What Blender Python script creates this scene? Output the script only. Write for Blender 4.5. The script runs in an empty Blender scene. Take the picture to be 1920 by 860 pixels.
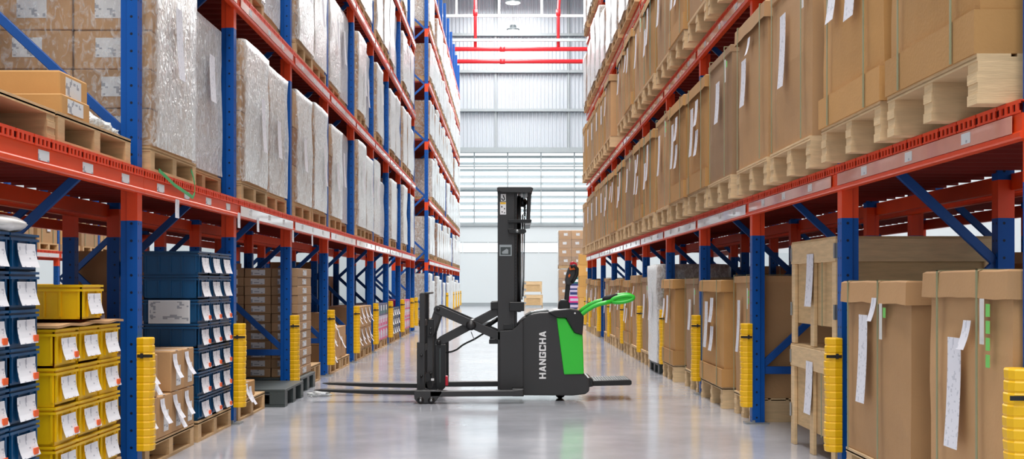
import bpy, bmesh, math, random
from mathutils import Vector, Matrix, noise
R = random.Random(7)
SC = bpy.context.scene
COL = SC.collection
PI = math.pi

# ------------------------------------------------------------------ camera, world, lights, exposure
F = 2300.0                      # focal length in pixels of a 1920 wide frame
CAMZ = 1.1
cd = bpy.data.cameras.new('camera')
cam = bpy.data.objects.new('camera', cd)
COL.objects.link(cam)
cam.location = (0, 0, CAMZ)
cam.rotation_euler = (PI / 2, 0, 0)
cd.sensor_width = 36
cd.lens = 36 * F / 1920
cd.shift_x = 10 / 1920
cd.shift_y = 102 / 1920
cd.clip_start = 0.05
cd.clip_end = 300
SC.camera = cam
SC.view_settings.view_transform = 'Standard'
SC.view_settings.look = 'None'
SC.view_settings.gamma = 1
SC.view_settings.use_curve_mapping = False
SC.view_settings.exposure = 0.3
try:
    SC.cycles.use_denoising = True
    SC.cycles.max_bounces = 8
    SC.cycles.diffuse_bounces = 4
    SC.cycles.glossy_bounces = 4
    SC.cycles.transparent_max_bounces = 12
    SC.cycles.sample_clamp_indirect = 8
    SC.cycles.caustics_reflective = False
    SC.cycles.caustics_refractive = False
except Exception:
    pass
w = bpy.data.worlds.new('daylight')
SC.world = w
w.use_nodes = True
w.node_tree.nodes['Background'].inputs[0].default_value = (0.90, 0.96, 1.0, 1)
w.node_tree.nodes['Background'].inputs[1].default_value = 0.58


def area(name, loc, rot, sx, sy, power, col=(1, 1, 1)):
    d = bpy.data.lights.new(name, 'AREA')
    d.shape = 'RECTANGLE'
    d.size, d.size_y = sx, sy
    d.energy = power
    d.color = col
    o = bpy.data.objects.new(name, d)
    o.location = loc
    o.rotation_euler = rot
    COL.objects.link(o)
    return o


# added fill: unseen area lights under the roof above the three aisles
area('fill_main', (0, 24, 14.9), (0, 0, 0), 3.4, 72, 7000, (1, 0.98, 0.95))
area('fill_west', (-7.2, 24, 14.9), (0, 0, 0), 2.5, 72, 500, (1, 0.98, 0.95))
area('fill_east', (7.2, 24, 14.9), (0, 0, 0), 2.5, 72, 250, (1, 0.98, 0.95))

area('fill_far', (0.5, 54.5, 15.2), (0, 0, 0), 5, 9, 500, (0.97, 0.99, 1.0))  # extra fill added to brighten the far end of the hall


# ------------------------------------------------------------------ materials
def nmat(name):
    m = bpy.data.materials.new(name)
    m.use_nodes = True
    nt = m.node_tree
    b = nt.nodes['Principled BSDF']
    return m, nt, b


def lk(nt, a, b):
    nt.links.new(a, b)


def srgb(r, g, b):
    f = lambda c: (c / 255 / 12.92) if c / 255 <= 0.04045 else ((c / 255 + 0.055) / 1.055) ** 2.4
    return (f(r), f(g), f(b), 1)


def plain(name, col, rough=0.5, metal=0.0, var=0.12, scale=6.0, bump=0.0, bscale=40, stretch=(1, 1, 1), rand=0.0, coat=0.0):
    """A colour broken up by noise, with an optional fine bump."""
    m, nt, b = nmat(name)
    tc = nt.nodes.new('ShaderNodeTexCoord')
    mp = nt.nodes.new('ShaderNodeMapping')
    mp.inputs['Scale'].default_value = stretch
    lk(nt, tc.outputs['Object'], mp.inputs[0])
    no = nt.nodes.new('ShaderNodeTexNoise')
    no.inputs['Scale'].default_value = scale
    no.inputs['Detail'].default_value = 4
    lk(nt, mp.outputs[0], no.inputs['Vector'])
    mx = nt.nodes.new('ShaderNodeMix')
    mx.data_type = 'RGBA'
    mx.inputs['A'].default_value = tuple(c * (1 - var) for c in col[:3]) + (1,)
    mx.inputs['B'].default_value = tuple(min(1, c * (1 + var)) for c in col[:3]) + (1,)
    lk(nt, no.outputs['Fac'], mx.inputs['Factor'])
    out = mx.outputs['Result']
    if rand:
        oi = nt.nodes.new('ShaderNodeObjectInfo')
        hs = nt.nodes.new('ShaderNodeHueSaturation')
        mr = nt.nodes.new('ShaderNodeMapRange')
        mr.inputs[3].default_value = 1 - rand
        mr.inputs[4].default_value = 1 + rand
        lk(nt, oi.outputs['Random'], mr.inputs[0])
        lk(nt, mr.outputs[0], hs.inputs['Value'])
        lk(nt, out, hs.inputs['Color'])
        out = hs.outputs[0]
    lk(nt, out, b.inputs['Base Color'])
    b.inputs['Roughness'].default_value = rough
    b.inputs['Metallic'].default_value = metal
    if coat:
        b.inputs['Coat Weight'].default_value = coat
    if bump:
        n2 = nt.nodes.new('ShaderNodeTexNoise')
        n2.inputs['Scale'].default_value = bscale
        lk(nt, mp.outputs[0], n2.inputs['Vector'])
        bp = nt.nodes.new('ShaderNodeBump')
        bp.inputs['Strength'].default_value = bump
        bp.inputs['Distance'].default_value = 0.01
        lk(nt, n2.outputs['Fac'], bp.inputs['Height'])
        lk(nt, bp.outputs[0], b.inputs['Normal'])
    return m


def post_mat():
    """Blue paint with the punched holes of a rack post."""
    m, nt, b = nmat('blue_post_paint')
    tc = nt.nodes.new('ShaderNodeTexCoord')
    sp = nt.nodes.new('ShaderNodeSeparateXYZ')
    lk(nt, tc.outputs['Object'], sp.inputs[0])
    ge = nt.nodes.new('ShaderNodeNewGeometry')
    sn = nt.nodes.new('ShaderNodeSeparateXYZ')
    lk(nt, ge.outputs['True Normal'], sn.inputs[0])

    def mt(op, a, bb=None, c=None):
        n = nt.nodes.new('ShaderNodeMath')
        n.operation = op
        for i, v in enumerate((a, bb, c)):
            if v is None:
                continue
            if isinstance(v, (int, float)):
                n.inputs[i].default_value = v
            else:
                lk(nt, v, n.inputs[i])
        return n.outputs[0]
    zz = mt('MULTIPLY', mt('SUBTRACT', mt('FRACT', mt('MULTIPLY', sp.outputs[2], 10.0)), 0.5), 0.1)
    ax = mt('ABSOLUTE', sp.outputs[0])
    isy = mt('GREATER_THAN', mt('ABSOLUTE', sn.outputs[1]), 0.5)
    dx = mt('SUBTRACT', ax, 0.035)
    dy = mt('SUBTRACT', mt('ABSOLUTE', sp.outputs[1]), 0.024)
    du = mt('ADD', mt('MULTIPLY', dx, isy), mt('MULTIPLY', dy, mt('SUBTRACT', 1.0, isy)))
    dist = mt('ADD', mt('MULTIPLY', du, du), mt('MULTIPLY', zz, zz))
    hole = mt('LESS_THAN', dist, 0.0000650)
    mx = nt.nodes.new('ShaderNodeMix')
    mx.data_type = 'RGBA'
    mx.inputs['A'].default_value = srgb(0, 82, 166)
    mx.inputs['B'].default_value = (0.005, 0.01, 0.03, 1)
    lk(nt, hole, mx.inputs['Factor'])
    lk(nt, mx.outputs['Result'], b.inputs['Base Color'])
    b.inputs['Roughness'].default_value = 0.4
    b.inputs['Specular IOR Level'].default_value = 0.3
    return m


def card(name, col, rand=0.12):
    m = plain(name, col, 0.72, 0, 0.10, 5, 0.08, 60, (1, 1, 1), rand)
    return m


def wood(name, col, rand=0.15):
    return plain(name, col, 0.75, 0, 0.28, 9, 0.15, 30, (0.6, 0.6, 5), rand)


def film_mat(name, base=0.30, tint=(0.94, 0.97, 0.97)):
    """Stretch film: clear plastic with milky folds and creases; mirrors more at a glance."""
    m, nt, b = nmat(name)
    tc = nt.nodes.new('ShaderNodeTexCoord')
    mp = nt.nodes.new('ShaderNodeMapping')
    mp.inputs['Rotation'].default_value = (0.5, 0.35, 0)
    mp.inputs['Scale'].default_value = (6.0, 6.0, 3.2)
    lk(nt, tc.outputs['Object'], mp.inputs[0])
    n1 = nt.nodes.new('ShaderNodeTexNoise')
    n1.inputs['Scale'].default_value = 4.5
    n1.inputs['Detail'].default_value = 6
    n1.inputs['Distortion'].default_value = 1.2
    lk(nt, mp.outputs[0], n1.inputs['Vector'])
    n2 = nt.nodes.new('ShaderNodeTexNoise')
    n2.inputs['Scale'].default_value = 3.0
    n2.inputs['Detail'].default_value = 3
    lk(nt, tc.outputs['Object'], n2.inputs['Vector'])
    lw = nt.nodes.new('ShaderNodeLayerWeight')
    lw.inputs['Blend'].default_value = 0.5

    def mt(op, a, bb):
        n = nt.nodes.new('ShaderNodeMath')
        n.operation = op
        for i, v in enumerate((a, bb)):
            if isinstance(v, (int, float)):
                n.inputs[i].default_value = v
            else:
                lk(nt, v, n.inputs[i])
        return n.outputs[0]
    rp = nt.nodes.new('ShaderNodeMapRange')
    rp.inputs[1].default_value = 0.42
    rp.inputs[2].default_value = 0.66
    lk(nt, n1.outputs['Fac'], rp.inputs[0])
    f = mt('ADD', mt('MULTIPLY', rp.outputs[0], 0.36), base - 0.32)
    f = mt('ADD', f, mt('MULTIPLY', mt('SUBTRACT', n2.outputs['Fac'], 0.5), 0.35))
    f = mt('ADD', f, mt('MULTIPLY', mt('POWER', lw.outputs['Facing'], 2.0), 1.0))
    cl = nt.nodes.new('ShaderNodeClamp')
    cl.inputs[1].default_value = 0.06
    cl.inputs[2].default_value = 0.93
    lk(nt, f, cl.inputs[0])
    b.inputs['Base Color'].default_value = tint + (1,)
    b.inputs['Roughness'].default_value = 0.16
    b.inputs['Specular IOR Level'].default_value = 1.0
    bp = nt.nodes.new('ShaderNodeBump')
    bp.inputs['Strength'].default_value = 0.8
    bp.inputs['Distance'].default_value = 0.03
    lk(nt, n1.outputs['Fac'], bp.inputs['Height'])
    lk(nt, bp.outputs[0], b.inputs['Normal'])
    tr = nt.nodes.new('ShaderNodeBsdfTransparent')
    ms = nt.nodes.new('ShaderNodeMixShader')
    lk(nt, cl.outputs[0], ms.inputs[0])
    lk(nt, tr.outputs[0], ms.inputs[1])
    lk(nt, b.outputs[0], ms.inputs[2])
    lk(nt, ms.outputs[0], nt.nodes['Material Output'].inputs[0])
    return m


def print_mat(name, paper, ink, sx=60, sz=90, thr=0.56):
    """Paper with rows of illegible small print."""
    m, nt, b = nmat(name)
    tc = nt.nodes.new('ShaderNodeTexCoord')
    mp = nt.nodes.new('ShaderNodeMapping')
    mp.inputs['Scale'].default_value = (sx, sx, sz)
    lk(nt, tc.outputs['Object'], mp.inputs[0])
    sn = nt.nodes.new('ShaderNodeVectorMath')
    sn.operation = 'FLOOR'
    lk(nt, mp.outputs[0], sn.inputs[0])
    wn = nt.nodes.new('ShaderNodeTexNoise')
    wn.inputs['Scale'].default_value = 0.37
    wn.inputs['Detail'].default_value = 2
    lk(nt, sn.outputs[0], wn.inputs['Vector'])
    gt = nt.nodes.new('ShaderNodeMath')
    gt.operation = 'GREATER_THAN'
    gt.inputs[1].default_value = thr
    lk(nt, wn.outputs['Fac'], gt.inputs[0])
    mx = nt.nodes.new('ShaderNodeMix')
    mx.data_type = 'RGBA'
    mx.inputs['A'].default_value = paper
    mx.inputs['B'].default_value = ink
    lk(nt, gt.outputs[0], mx.inputs['Factor'])
    lk(nt, mx.outputs['Result'], b.inputs['Base Color'])
    b.inputs['Roughness'].default_value = 0.6
    return m


def floor_mat():
    m, nt, b = nmat('polished_concrete')
    tc = nt.nodes.new('ShaderNodeTexCoord')
    n1 = nt.nodes.new('ShaderNodeTexNoise')
    n1.inputs['Scale'].default_value = 0.9
    n1.inputs['Detail'].default_value = 8
    n1.inputs['Roughness'].default_value = 0.62
    lk(nt, tc.outputs['Object'], n1.inputs['Vector'])
    n2 = nt.nodes.new('ShaderNodeTexNoise')
    n2.inputs['Scale'].default_value = 4
    n2.inputs['Detail'].default_value = 5
    lk(nt, tc.outputs['Object'], n2.inputs['Vector'])
    cr = nt.nodes.new('ShaderNodeValToRGB')
    cr.color_ramp.elements[0].position = 0.3
    cr.color_ramp.elements[0].color = srgb(158, 160, 168)
    cr.color_ramp.elements[1].position = 0.72
    cr.color_ramp.elements[1].color = srgb(196, 198, 205)
    lk(nt, n1.outputs['Fac'], cr.inputs[0])
    lk(nt, cr.outputs[0], b.inputs['Base Color'])
    mr = nt.nodes.new('ShaderNodeMapRange')
    mr.inputs[3].default_value = 0.07
    mr.inputs[4].default_value = 0.20
    lk(nt, n2.outputs['Fac'], mr.inputs[0])
    lk(nt, mr.outputs[0], b.inputs['Roughness'])
    b.inputs['Specular IOR Level'].default_value = 0.7
    bp = nt.nodes.new('ShaderNodeBump')
    bp.inputs['Strength'].default_value = 0.04
    bp.inputs['Distance'].default_value = 0.02
    lk(nt, n1.outputs['Fac'], bp.inputs['Height'])
    lk(nt, bp.outputs[0], b.inputs['Normal'])
    return m


def emit(name, col, s):
    m, nt, b = nmat(name)
    b.inputs['Base Color'].default_value = col
    b.inputs['Emission Color'].default_value = col
    b.inputs['Emission Strength'].default_value = s
    return m


M = {}
M['blue_post'] = post_mat()
M['blue'] = plain('blue_paint', srgb(0, 78, 158), 0.45)
M['orange'] = plain('orange_paint', srgb(236, 70, 14), 0.42, var=0.08)
M['orange_deck'] = plain('orange_deck_paint', srgb(226, 62, 20), 0.45, var=0.1)
M['deck_shaded'] = plain('shaded_deck_paint', srgb(138, 36, 22), 0.6, var=0.15)  # deck paint darkened to put under-shelf shade into the colour
M['yellow'] = plain('yellow_plastic', srgb(246, 190, 8), 0.4, var=0.05, rand=0.03)
M['steel'] = plain('galvanised_steel', srgb(165, 170, 172), 0.35, 0.7)
M['white_strip'] = plain('label_holder_plastic', srgb(240, 234, 234), 0.2, var=0.05, coat=0.5)
M['pale_strip'] = plain('clear_holder_plastic', srgb(226, 150, 128), 0.2, var=0.1, scale=12, coat=0.6)
M['tan'] = card('tan_cardboard', srgb(190, 147, 101))
M['gold'] = card('golden_cardboard', srgb(196, 146, 86))
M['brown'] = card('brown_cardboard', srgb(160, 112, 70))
M['greybrown'] = card('dull_cardboard', srgb(172, 136, 100))
M['wood'] = wood('pallet_wood', srgb(205, 168, 122))
M['wood_pale'] = wood('pale_wood', srgb(222, 190, 145), 0.06)
M['ply'] = wood('plywood', srgb(206, 172, 124), 0.06)
M['film'] = film_mat('stretch_film', 0.34)
M['film_clear'] = film_mat('clear_stretch_film', 0.22)
M['film_white'] = film_mat('milky_stretch_film', 0.62)
M['bag'] = plain('white_bag_plastic', srgb(225, 222, 218), 0.35, var=0.1, bump=0.3, bscale=14)
M['paper'] = print_mat('printed_paper', srgb(232, 231, 238), srgb(206, 206, 214), 110, 130, 0.60)
M['form'] = print_mat('printed_form', srgb(226, 226, 226), srgb(165, 167, 174), 60, 95, 0.58)
M['tagprint'] = print_mat('printed_tag', srgb(235, 234, 238), srgb(185, 185, 194), 110, 130, 0.62)
M['orange_dot'] = plain('orange_sticker', srgb(250, 96, 30), 0.5)
M['green_dot'] = plain('green_sticker', srgb(120, 205, 100), 0.5)
M['strap'] = plain('grey_green_strap', srgb(146, 148, 112), 0.4)
M['green_strap'] = plain('green_strap', srgb(40, 170, 92), 0.35)
M['teal_strap'] = plain('teal_strap', srgb(40, 150, 140), 0.35)
M['crate_blue'] = plain('blue_crate_plastic', srgb(6, 74, 118), 0.35, var=0.1, rand=0.25)
M['crate_yellow'] = plain('yellow_crate_plastic', srgb(244, 196, 10), 0.35, var=0.06)
M['black_plastic'] = plain('black_plastic', srgb(62, 70, 70), 0.45)
M['black'] = plain('black_machine_paint', srgb(52, 52, 53), 0.42, var=0.05, bump=0.03, bscale=220)
M['black_deep'] = plain('black_steel', srgb(27, 27, 28), 0.35, var=0.05)
M['rubber'] = plain('black_rubber', srgb(24, 24, 25), 0.6)
M['chrome'] = plain('chrome', srgb(225, 225, 228), 0.12, 1.0, 0.02)
M['green'] = plain('green_machine_paint', srgb(52, 200, 56), 0.32, var=0.02)
M['red'] = plain('red_plastic', srgb(205, 18, 48), 0.3)
M['orange_btn'] = plain('orange_button', srgb(240, 110, 30), 0.4)
M['white_paint'] = plain('white_paint', srgb(240, 240, 240), 0.4, var=0.02)
M['pink'] = plain('pink_print', srgb(226, 40, 130), 0.4)
M['navy'] = plain('navy_print', srgb(40, 50, 110), 0.4)
M['lilac'] = plain('lilac_print', srgb(205, 190, 214), 0.4)
M['teal'] = plain('teal_box', srgb(10, 110, 110), 0.4)
M['amber'] = card('amber_cardboard', srgb(226, 170, 92))
M['redpipe'] = plain('red_pipe_paint', srgb(226, 36, 44), 0.3, var=0.04)
M['wallwhite'] = plain('white_wall_paint', srgb(226, 234, 236), 0.6, var=0.02, scale=0.6)
M['metal_sheet'] = plain('corrugated_sheet', srgb(196, 203, 210), 0.4, 0.0, 0.05, 0.5, stretch=(1, 1, 0.1))
M['girder'] = plain('grey_girder', srgb(164, 172, 175), 0.5, var=0.05)
M['louvre'] = plain('louvre_blade', srgb(172, 184, 188), 0.45, var=0.05)
M['sheet_bright'] = emit('daylight_glow', (0.92, 0.98, 1.0, 1), 0.9)  # glow in place of daylight: window panes and the added louvre backing
M['lamp_grey'] = plain('lamp_housing', srgb(92, 100, 104), 0.4)
M['lamp_on'] = emit('lamp_glow', (1, 0.98, 0.94, 1), 14)
M['ceiling'] = plain('roof_sheet', srgb(212, 216, 218), 0.6, var=0.04)
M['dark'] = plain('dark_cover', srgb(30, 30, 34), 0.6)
M['floor'] = floor_mat()


# ------------------------------------------------------------------ mesh building
class MB:
    def __init__(s):
        s.v, s.f, s.m, s.sm = [], [], [], []

    def add(s, vs, fs, m=0, smooth=False):
        o = len(s.v)
        s.v.extend(tuple(p) for p in vs)
        for f in fs:
            s.f.append(tuple(i + o for i in f))
            s.m.append(m)
            s.sm.append(smooth)

    def box(s, x0, x1, y0, y1, z0, z1, m=0):
        if x0 > x1: x0, x1 = x1, x0
        if y0 > y1: y0, y1 = y1, y0
        if z0 > z1: z0, z1 = z1, z0
        s.add([(x0, y0, z0), (x1, y0, z0), (x1, y1, z0), (x0, y1, z0), (x0, y0, z1), (x1, y0, z1), (x1, y1, z1), (x0, y1, z1)],
              [(0, 3, 2, 1), (4, 5, 6, 7), (0, 1, 5, 4), (1, 2, 6, 5), (2, 3, 7, 6), (3, 0, 4, 7)], m)
        return s

    def prism(s, poly, a0, a1, axis='y', m=0):
        """poly: 2D points; axis y -> (x,z) extruded along y, x -> (y,z), z -> (x,y)."""
        mk = {'y': lambda p, a: (p[0], a, p[1]), 'x': lambda p, a: (a, p[0], p[1]), 'z': lambda p, a: (p[0], p[1], a)}[axis]
        n = len(poly)
        vs = [mk(p, a0) for p in poly] + [mk(p, a1) for p in poly]
        fs = [tuple(range(n)), tuple(range(2 * n - 1, n - 1, -1))]
        fs += [(i, i + n, (i + 1) % n + n, (i + 1) % n) for i in range(n)]
        s.add(vs, fs, m)
        return s

    def tube(s, pts, r, m=0, seg=8, cap=True):
        pts = [Vector(p) for p in pts]
        n = len(pts)
        rr = r if isinstance(r, (list, tuple)) else [r] * n
        vs, fs = [], []
        up = None
        for i, p in enumerate(pts):
            d = (pts[min(i + 1, n - 1)] - pts[max(i - 1, 0)]).normalized()
            if up is None:
                up = Vector((0, 0, 1)) if abs(d.z) < 0.9 else Vector((1, 0, 0))
            a = d.cross(up).normalized()
            b = a.cross(d).normalized()
            up = b
            for k in range(seg):
                t = 2 * PI * k / seg
                vs.append(p + (a * math.cos(t) + b * math.sin(t)) * rr[i])
        for i in range(n - 1):
            for k in range(seg):
                k2 = (k + 1) % seg
                fs.append((i * seg + k, i * seg + k2, (i + 1) * seg + k2, (i + 1) * seg + k))
        if cap:
            fs.append(tuple(range(seg - 1, -1, -1)))
            fs.append(tuple((n - 1) * seg + k for k in range(seg)))
        s.add(vs, fs, m, True)
        return s

    def bar(s, p0, p1, wy, t, m=0):
        """Flat bar between two points in the x-z plane, t thick across, wy wide in y."""
        p0, p1 = Vector(p0), Vector(p1)
        d = (p1 - p0).normalized()
        n = Vector((-d.z, 0, d.x)) * t / 2
        q = [p0 + n, p1 + n, p1 - n, p0 - n]
        s.prism([(a.x, a.z) for a in q], p0.y - wy / 2, p0.y + wy / 2, 'y', m)
        return s

    def mesh(s, name, mats, bevel=0.0, seg=1):
        me = bpy.data.meshes.new(name)
        me.from_pydata(s.v, [], s.f)
        for k in mats:
            me.materials.append(M[k])
        me.polygons.foreach_set('material_index', s.m)
        me.polygons.foreach_set('use_smooth', s.sm)
        bm = bmesh.new()
        bm.from_mesh(me)
        bmesh.ops.recalc_face_normals(bm, faces=bm.faces)
        if bevel:
            es = [e for e in bm.edges if len(e.link_faces) == 2 and e.calc_face_angle(0) > 0.6]
            bmesh.ops.bevel(bm, geom=es, offset=bevel, segments=seg, affect='EDGES', profile=0.6, clamp_overlap=True)
        bm.to_mesh(me)
        bm.free()
        return me


def boxm(name, mat, x0, x1, y0, y1, z0, z1, bevel=0.0):
    return MB().box(x0, x1, y0, y1, z0, z1).mesh(name, [mat], bevel)


class Part:
    """A named mesh (or an empty) with children; stamped out as real objects."""
    def __init__(s, name, mesh=None, kids=(), loc=(0, 0, 0), rot=(0, 0, 0), label=None):
        s.name, s.mesh, s.kids, s.loc, s.rot, s.label = name, mesh, list(kids), loc, rot, label


def stamp(p, parent=None):
    o = bpy.data.objects.new(p.name, p.mesh)
    COL.objects.link(o)
    o.location = p.loc
    o.rotation_euler = p.rot
    if p.label:
        o['label'] = p.label
    if parent is not None:
        o.parent = parent
    for k in p.kids:
        stamp(k, o)
    return o


def thing(p, loc, rz, label, cat, group=None, scale=(1, 1, 1)):
    o = stamp(p)
    o.location = loc
    o.rotation_euler = (0, 0, rz)
    o.scale = scale
    o['label'] = label
    o['category'] = cat
    if group:
        o['group'] = group
    return o


def struct(name, mesh, loc=(0, 0, 0)):
    o = bpy.data.objects.new(name, mesh)
    COL.objects.link(o)
    o.location = loc
    o['kind'] = 'structure'
    return o


def px(u, v, d):
    """The point at depth d that the photograph shows at pixel (u, v)."""
    return ((u - 950) * d / F, CAMZ - (v - 532) * d / F)


def inview(x0, x1, y0, y1, z0, z1, m=12):
    """Whether any of a box may fall inside the frame."""
    us, vs = [], []
    for y in (max(y0, 0.6), max(y1, 0.7)):
        for x in (x0, x1):
            for z in (z0, z1):
                us.append(950 + x * F / y)
                vs.append(532 - (z - CAMZ) * F / y)
    return max(us) > -m and min(us) < 1920 + m and max(vs) > -m and min(vs) < 860 + m


ORD = ['first', 'second', 'third', 'fourth', 'fifth', 'sixth', 'seventh', 'eighth', 'ninth', 'tenth', 'eleventh', 'twelfth', 'thirteenth']

# ------------------------------------------------------------------ the building
WALLY = 61.5
HW = 15.0
struct('floor', boxm('floor', 'floor', -HW, HW, -14, WALLY, -0.2, 0))
struct('ceiling', boxm('ceiling', 'ceiling', -HW, HW, -14, WALLY, 15.6, 15.8))
struct('wall_left', boxm('wall_left', 'wallwhite', -HW - 0.2, -HW, -14, WALLY, 0, 15.6))
struct('wall_right', boxm('wall_right', 'wallwhite', HW, HW + 0.2, -14, WALLY, 0, 15.6))
# far wall: painted lower wall with a band of windows, louvres, ribbed sheet above
lw = MB()
lw.box(-HW, HW, WALLY, WALLY + 0.2, 0, 2.65)
lw.box(-HW, HW, WALLY, WALLY + 0.2, 3.2, 4.0)
wx0, wstep = -2.2 - 1.27 * 6, 1.27
for i in range(20):
    x = wx0 + i * wstep
    lw.box(x - 0.02, x + 0.02, WALLY, WALLY + 0.2, 2.65, 3.2)
lw.box(-HW, wx0, WALLY, WALLY + 0.2, 2.65, 3.2)
lw.box(wx0 + 19 * wstep, HW, WALLY, WALLY + 0.2, 2.65, 3.2)
struct('wall_far', lw.mesh('wall_far', ['wallwhite']))
for i in range(4, 12):
    x = wx0 + i * wstep
    o = struct('window_%d' % (i - 3), boxm('pane', 'sheet_bright', x + 0.02, x + wstep - 0.02, WALLY + 0.08, WALLY + 0.1, 2.65, 3.2))
    fr = MB()
    fr.box(x + 0.02, x + wstep - 0.02, WALLY - 0.01, WALLY + 0.06, 2.65, 2.69)
    fr.box(x + 0.02, x + wstep - 0.02, WALLY - 0.01, WALLY + 0.06, 3.16, 3.2)
    k = bpy.data.objects.new('window_frame', fr.mesh('window_frame', ['girder']))
    COL.objects.link(k)
    k.parent = o
struct('baseboard_far', boxm('baseboard_far', 'girder', -HW, HW, WALLY - 0.04, WALLY, 0, 0.16))
cg = MB()
n = int(2 * HW / 0.19)
pts = []
for i in range(n + 1):
    x = -HW + i * 0.19
    pts += [(x, 0.0), (x + 0.10, 0.0), (x + 0.115, -0.06), (x + 0.175, -0.06)]
vs, fs = [], []
for (x, y) in pts:
    vs += [(min(x, HW), WALLY + 0.1 + y, 7.75), (min(x, HW), WALLY + 0.1 + y, 15.6)]
for i in range(len(pts) - 1):
    fs.append((2 * i, 2 * i + 2, 2 * i + 3, 2 * i + 1))
cg.add(vs, fs)
struct('wall_far_upper', cg.mesh('wall_far_upper', ['metal_sheet']))
# louvres between 4.0 and 7.75 m
for i in range(11):
    z = 4.06 + i * 0.335
    b = MB()
    b.prism([(WALLY - 0.02, z), (WALLY + 0.0, z - 0.012), (WALLY + 0.20, z + 0.12), (WALLY + 0.18, z + 0.135)], -HW, HW, 'x')
    struct('trim_%d' % (i + 1), b.mesh('louvre_blade', ['louvre']))
lv = MB()
for i in range(19):
    x = 1.67 * (i - 9) + 0.05
    lv.box(x - 0.03, x + 0.03, WALLY - 0.08, WALLY - 0.02, 4.0, 7.7)
struct('window_9', boxm('sky_glow_sheet', 'sheet_bright', -HW, HW, WALLY + 0.30, WALLY + 0.32, 4.0, 7.75))  # added glowing sheet standing in for bright sky behind the blades
struct('trim_12', lv.mesh('louvre_mullion', ['girder']))
t = 13
for z, h, dpt in ((4.0, 0.14, 0.1), (5.82, 0.12, 0.12), (6.95, 0.07, 0.1), (7.66, 0.28, 0.3), (9.72, 0.16, 0.2), (11.66, 0.16, 0.2), (13.5, 0.16, 0.2)):
    g = MB()
    g.box(-HW, HW, WALLY - dpt, WALLY - 0.0 if z < 7 else WALLY + 0.05, z, z + h * 0.3)
    g.box(-HW, HW, WALLY - 0.03, WALLY + 0.04, z, z + h)
    struct('trim_%d' % t, g.mesh('girt', ['girder']))
    t += 1
for x in (-8.4, -0.55, 3.1, 10.5):
    g = MB()
    g.box(x - 0.05, x + 0.05, WALLY - 0.06, WALLY + 0.05, 7.7, 15.6)
    struct('trim_%d' % t, g.mesh('wall_stud', ['girder']))
    t += 1
# roof truss near the far wall and purlins
tr = MB()
tr.box(-HW, HW, 58.6, 58.7, 13.85, 13.97)
for i in range(14):
    x = -12.6 + 2.04 * i
    tr.box(x - 0.05, x + 0.05, 58.62, 58.7, 13.97, 15.6)
struct('trim_%d' % t, tr.mesh('roof_truss', ['white_paint']))
t += 1
for y in (52.5, 55.3, 57.0, 59.5):
    pr = MB()
    pr.box(-HW, HW, y - 0.05, y + 0.05, 15.3, 15.6)
    struct('trim_%d' % t, pr.mesh('purlin', ['girder']))
    t += 1

# sprinkler pipes and conduit across the hall
PY = 57.5
for pz, tag_ in ((12.1, 'upper'), (11.52, 'lower')):
    m = MB().tube([(-9, PY, pz), (-0.2, PY, pz), (9, PY, pz)], 0.10, 0, 12)
    cp = [Part('pipe_coupling', MB().tube([(x - 0.12, PY, pz), (x + 0.12, PY, pz)], 0.125, 0, 12).mesh('pipe_coupling', ['redpipe'])) for x in (-0.2,)]
    for x in (-8.5, 8.5):
        cp.append(Part('pipe_hanger', MB().box(x - 0.02, x + 0.02, PY + 0.095 + (0.06 if pz < 12 else 0), PY + 0.125 + (0.06 if pz < 12 else 0), pz - 0.11, 15.6).box(x - 0.02, x + 0.02, PY - 0.1, PY + 0.125 + (0.06 if pz < 12 else 0), pz - 0.115, pz - 0.095).mesh('pipe_hanger', ['steel'])))
    thing(Part('sprinkler_pipe', m.mesh('sprinkler_pipe', ['redpipe']), cp), (0, 0, 0), 0,
          'red horizontal sprinkler main across the hall, %s of the two' % tag_, 'pipe')
for x, nm in ((-1.47, 'nearer the blue rack tops'), (2.42, 'nearer the cardboard boxes')):
    lean = 0.12 if x > 0 else 0.0
    m = MB().tube([(x, PY, 12.202), (x, PY, 13.8), (x + lean, PY, 15.6)], 0.075, 0, 10)
    cp = [Part('pipe_coupling', MB().tube([(x, PY, 13.65), (x, PY, 13.95)], 0.11, 0, 10).mesh('pipe_coupling', ['redpipe']))]
    thing(Part('sprinkler_riser', m.mesh('sprinkler_riser', ['redpipe']), cp), (0, 0, 0), 0, 'red vertical sprinkler riser, the one %s' % nm, 'pipe')
cdm = MB()
cdm.box(-9, 9, PY - 0.25, PY - 0.15, 12.42, 12.55)
thing(Part('cable_conduit', cdm.mesh('cable_conduit', ['girder']), [Part('conduit_hanger', MB().box(x - 0.015, x + 0.015, PY - 0.215, PY - 0.185, 12.545, 15.6).mesh('conduit_hanger', ['steel'])) for x in (-8.2, 8.2)]), (0, 0, 0), 0, 'pale grey cable conduit just above the red sprinkler mains', 'conduit')


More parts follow.
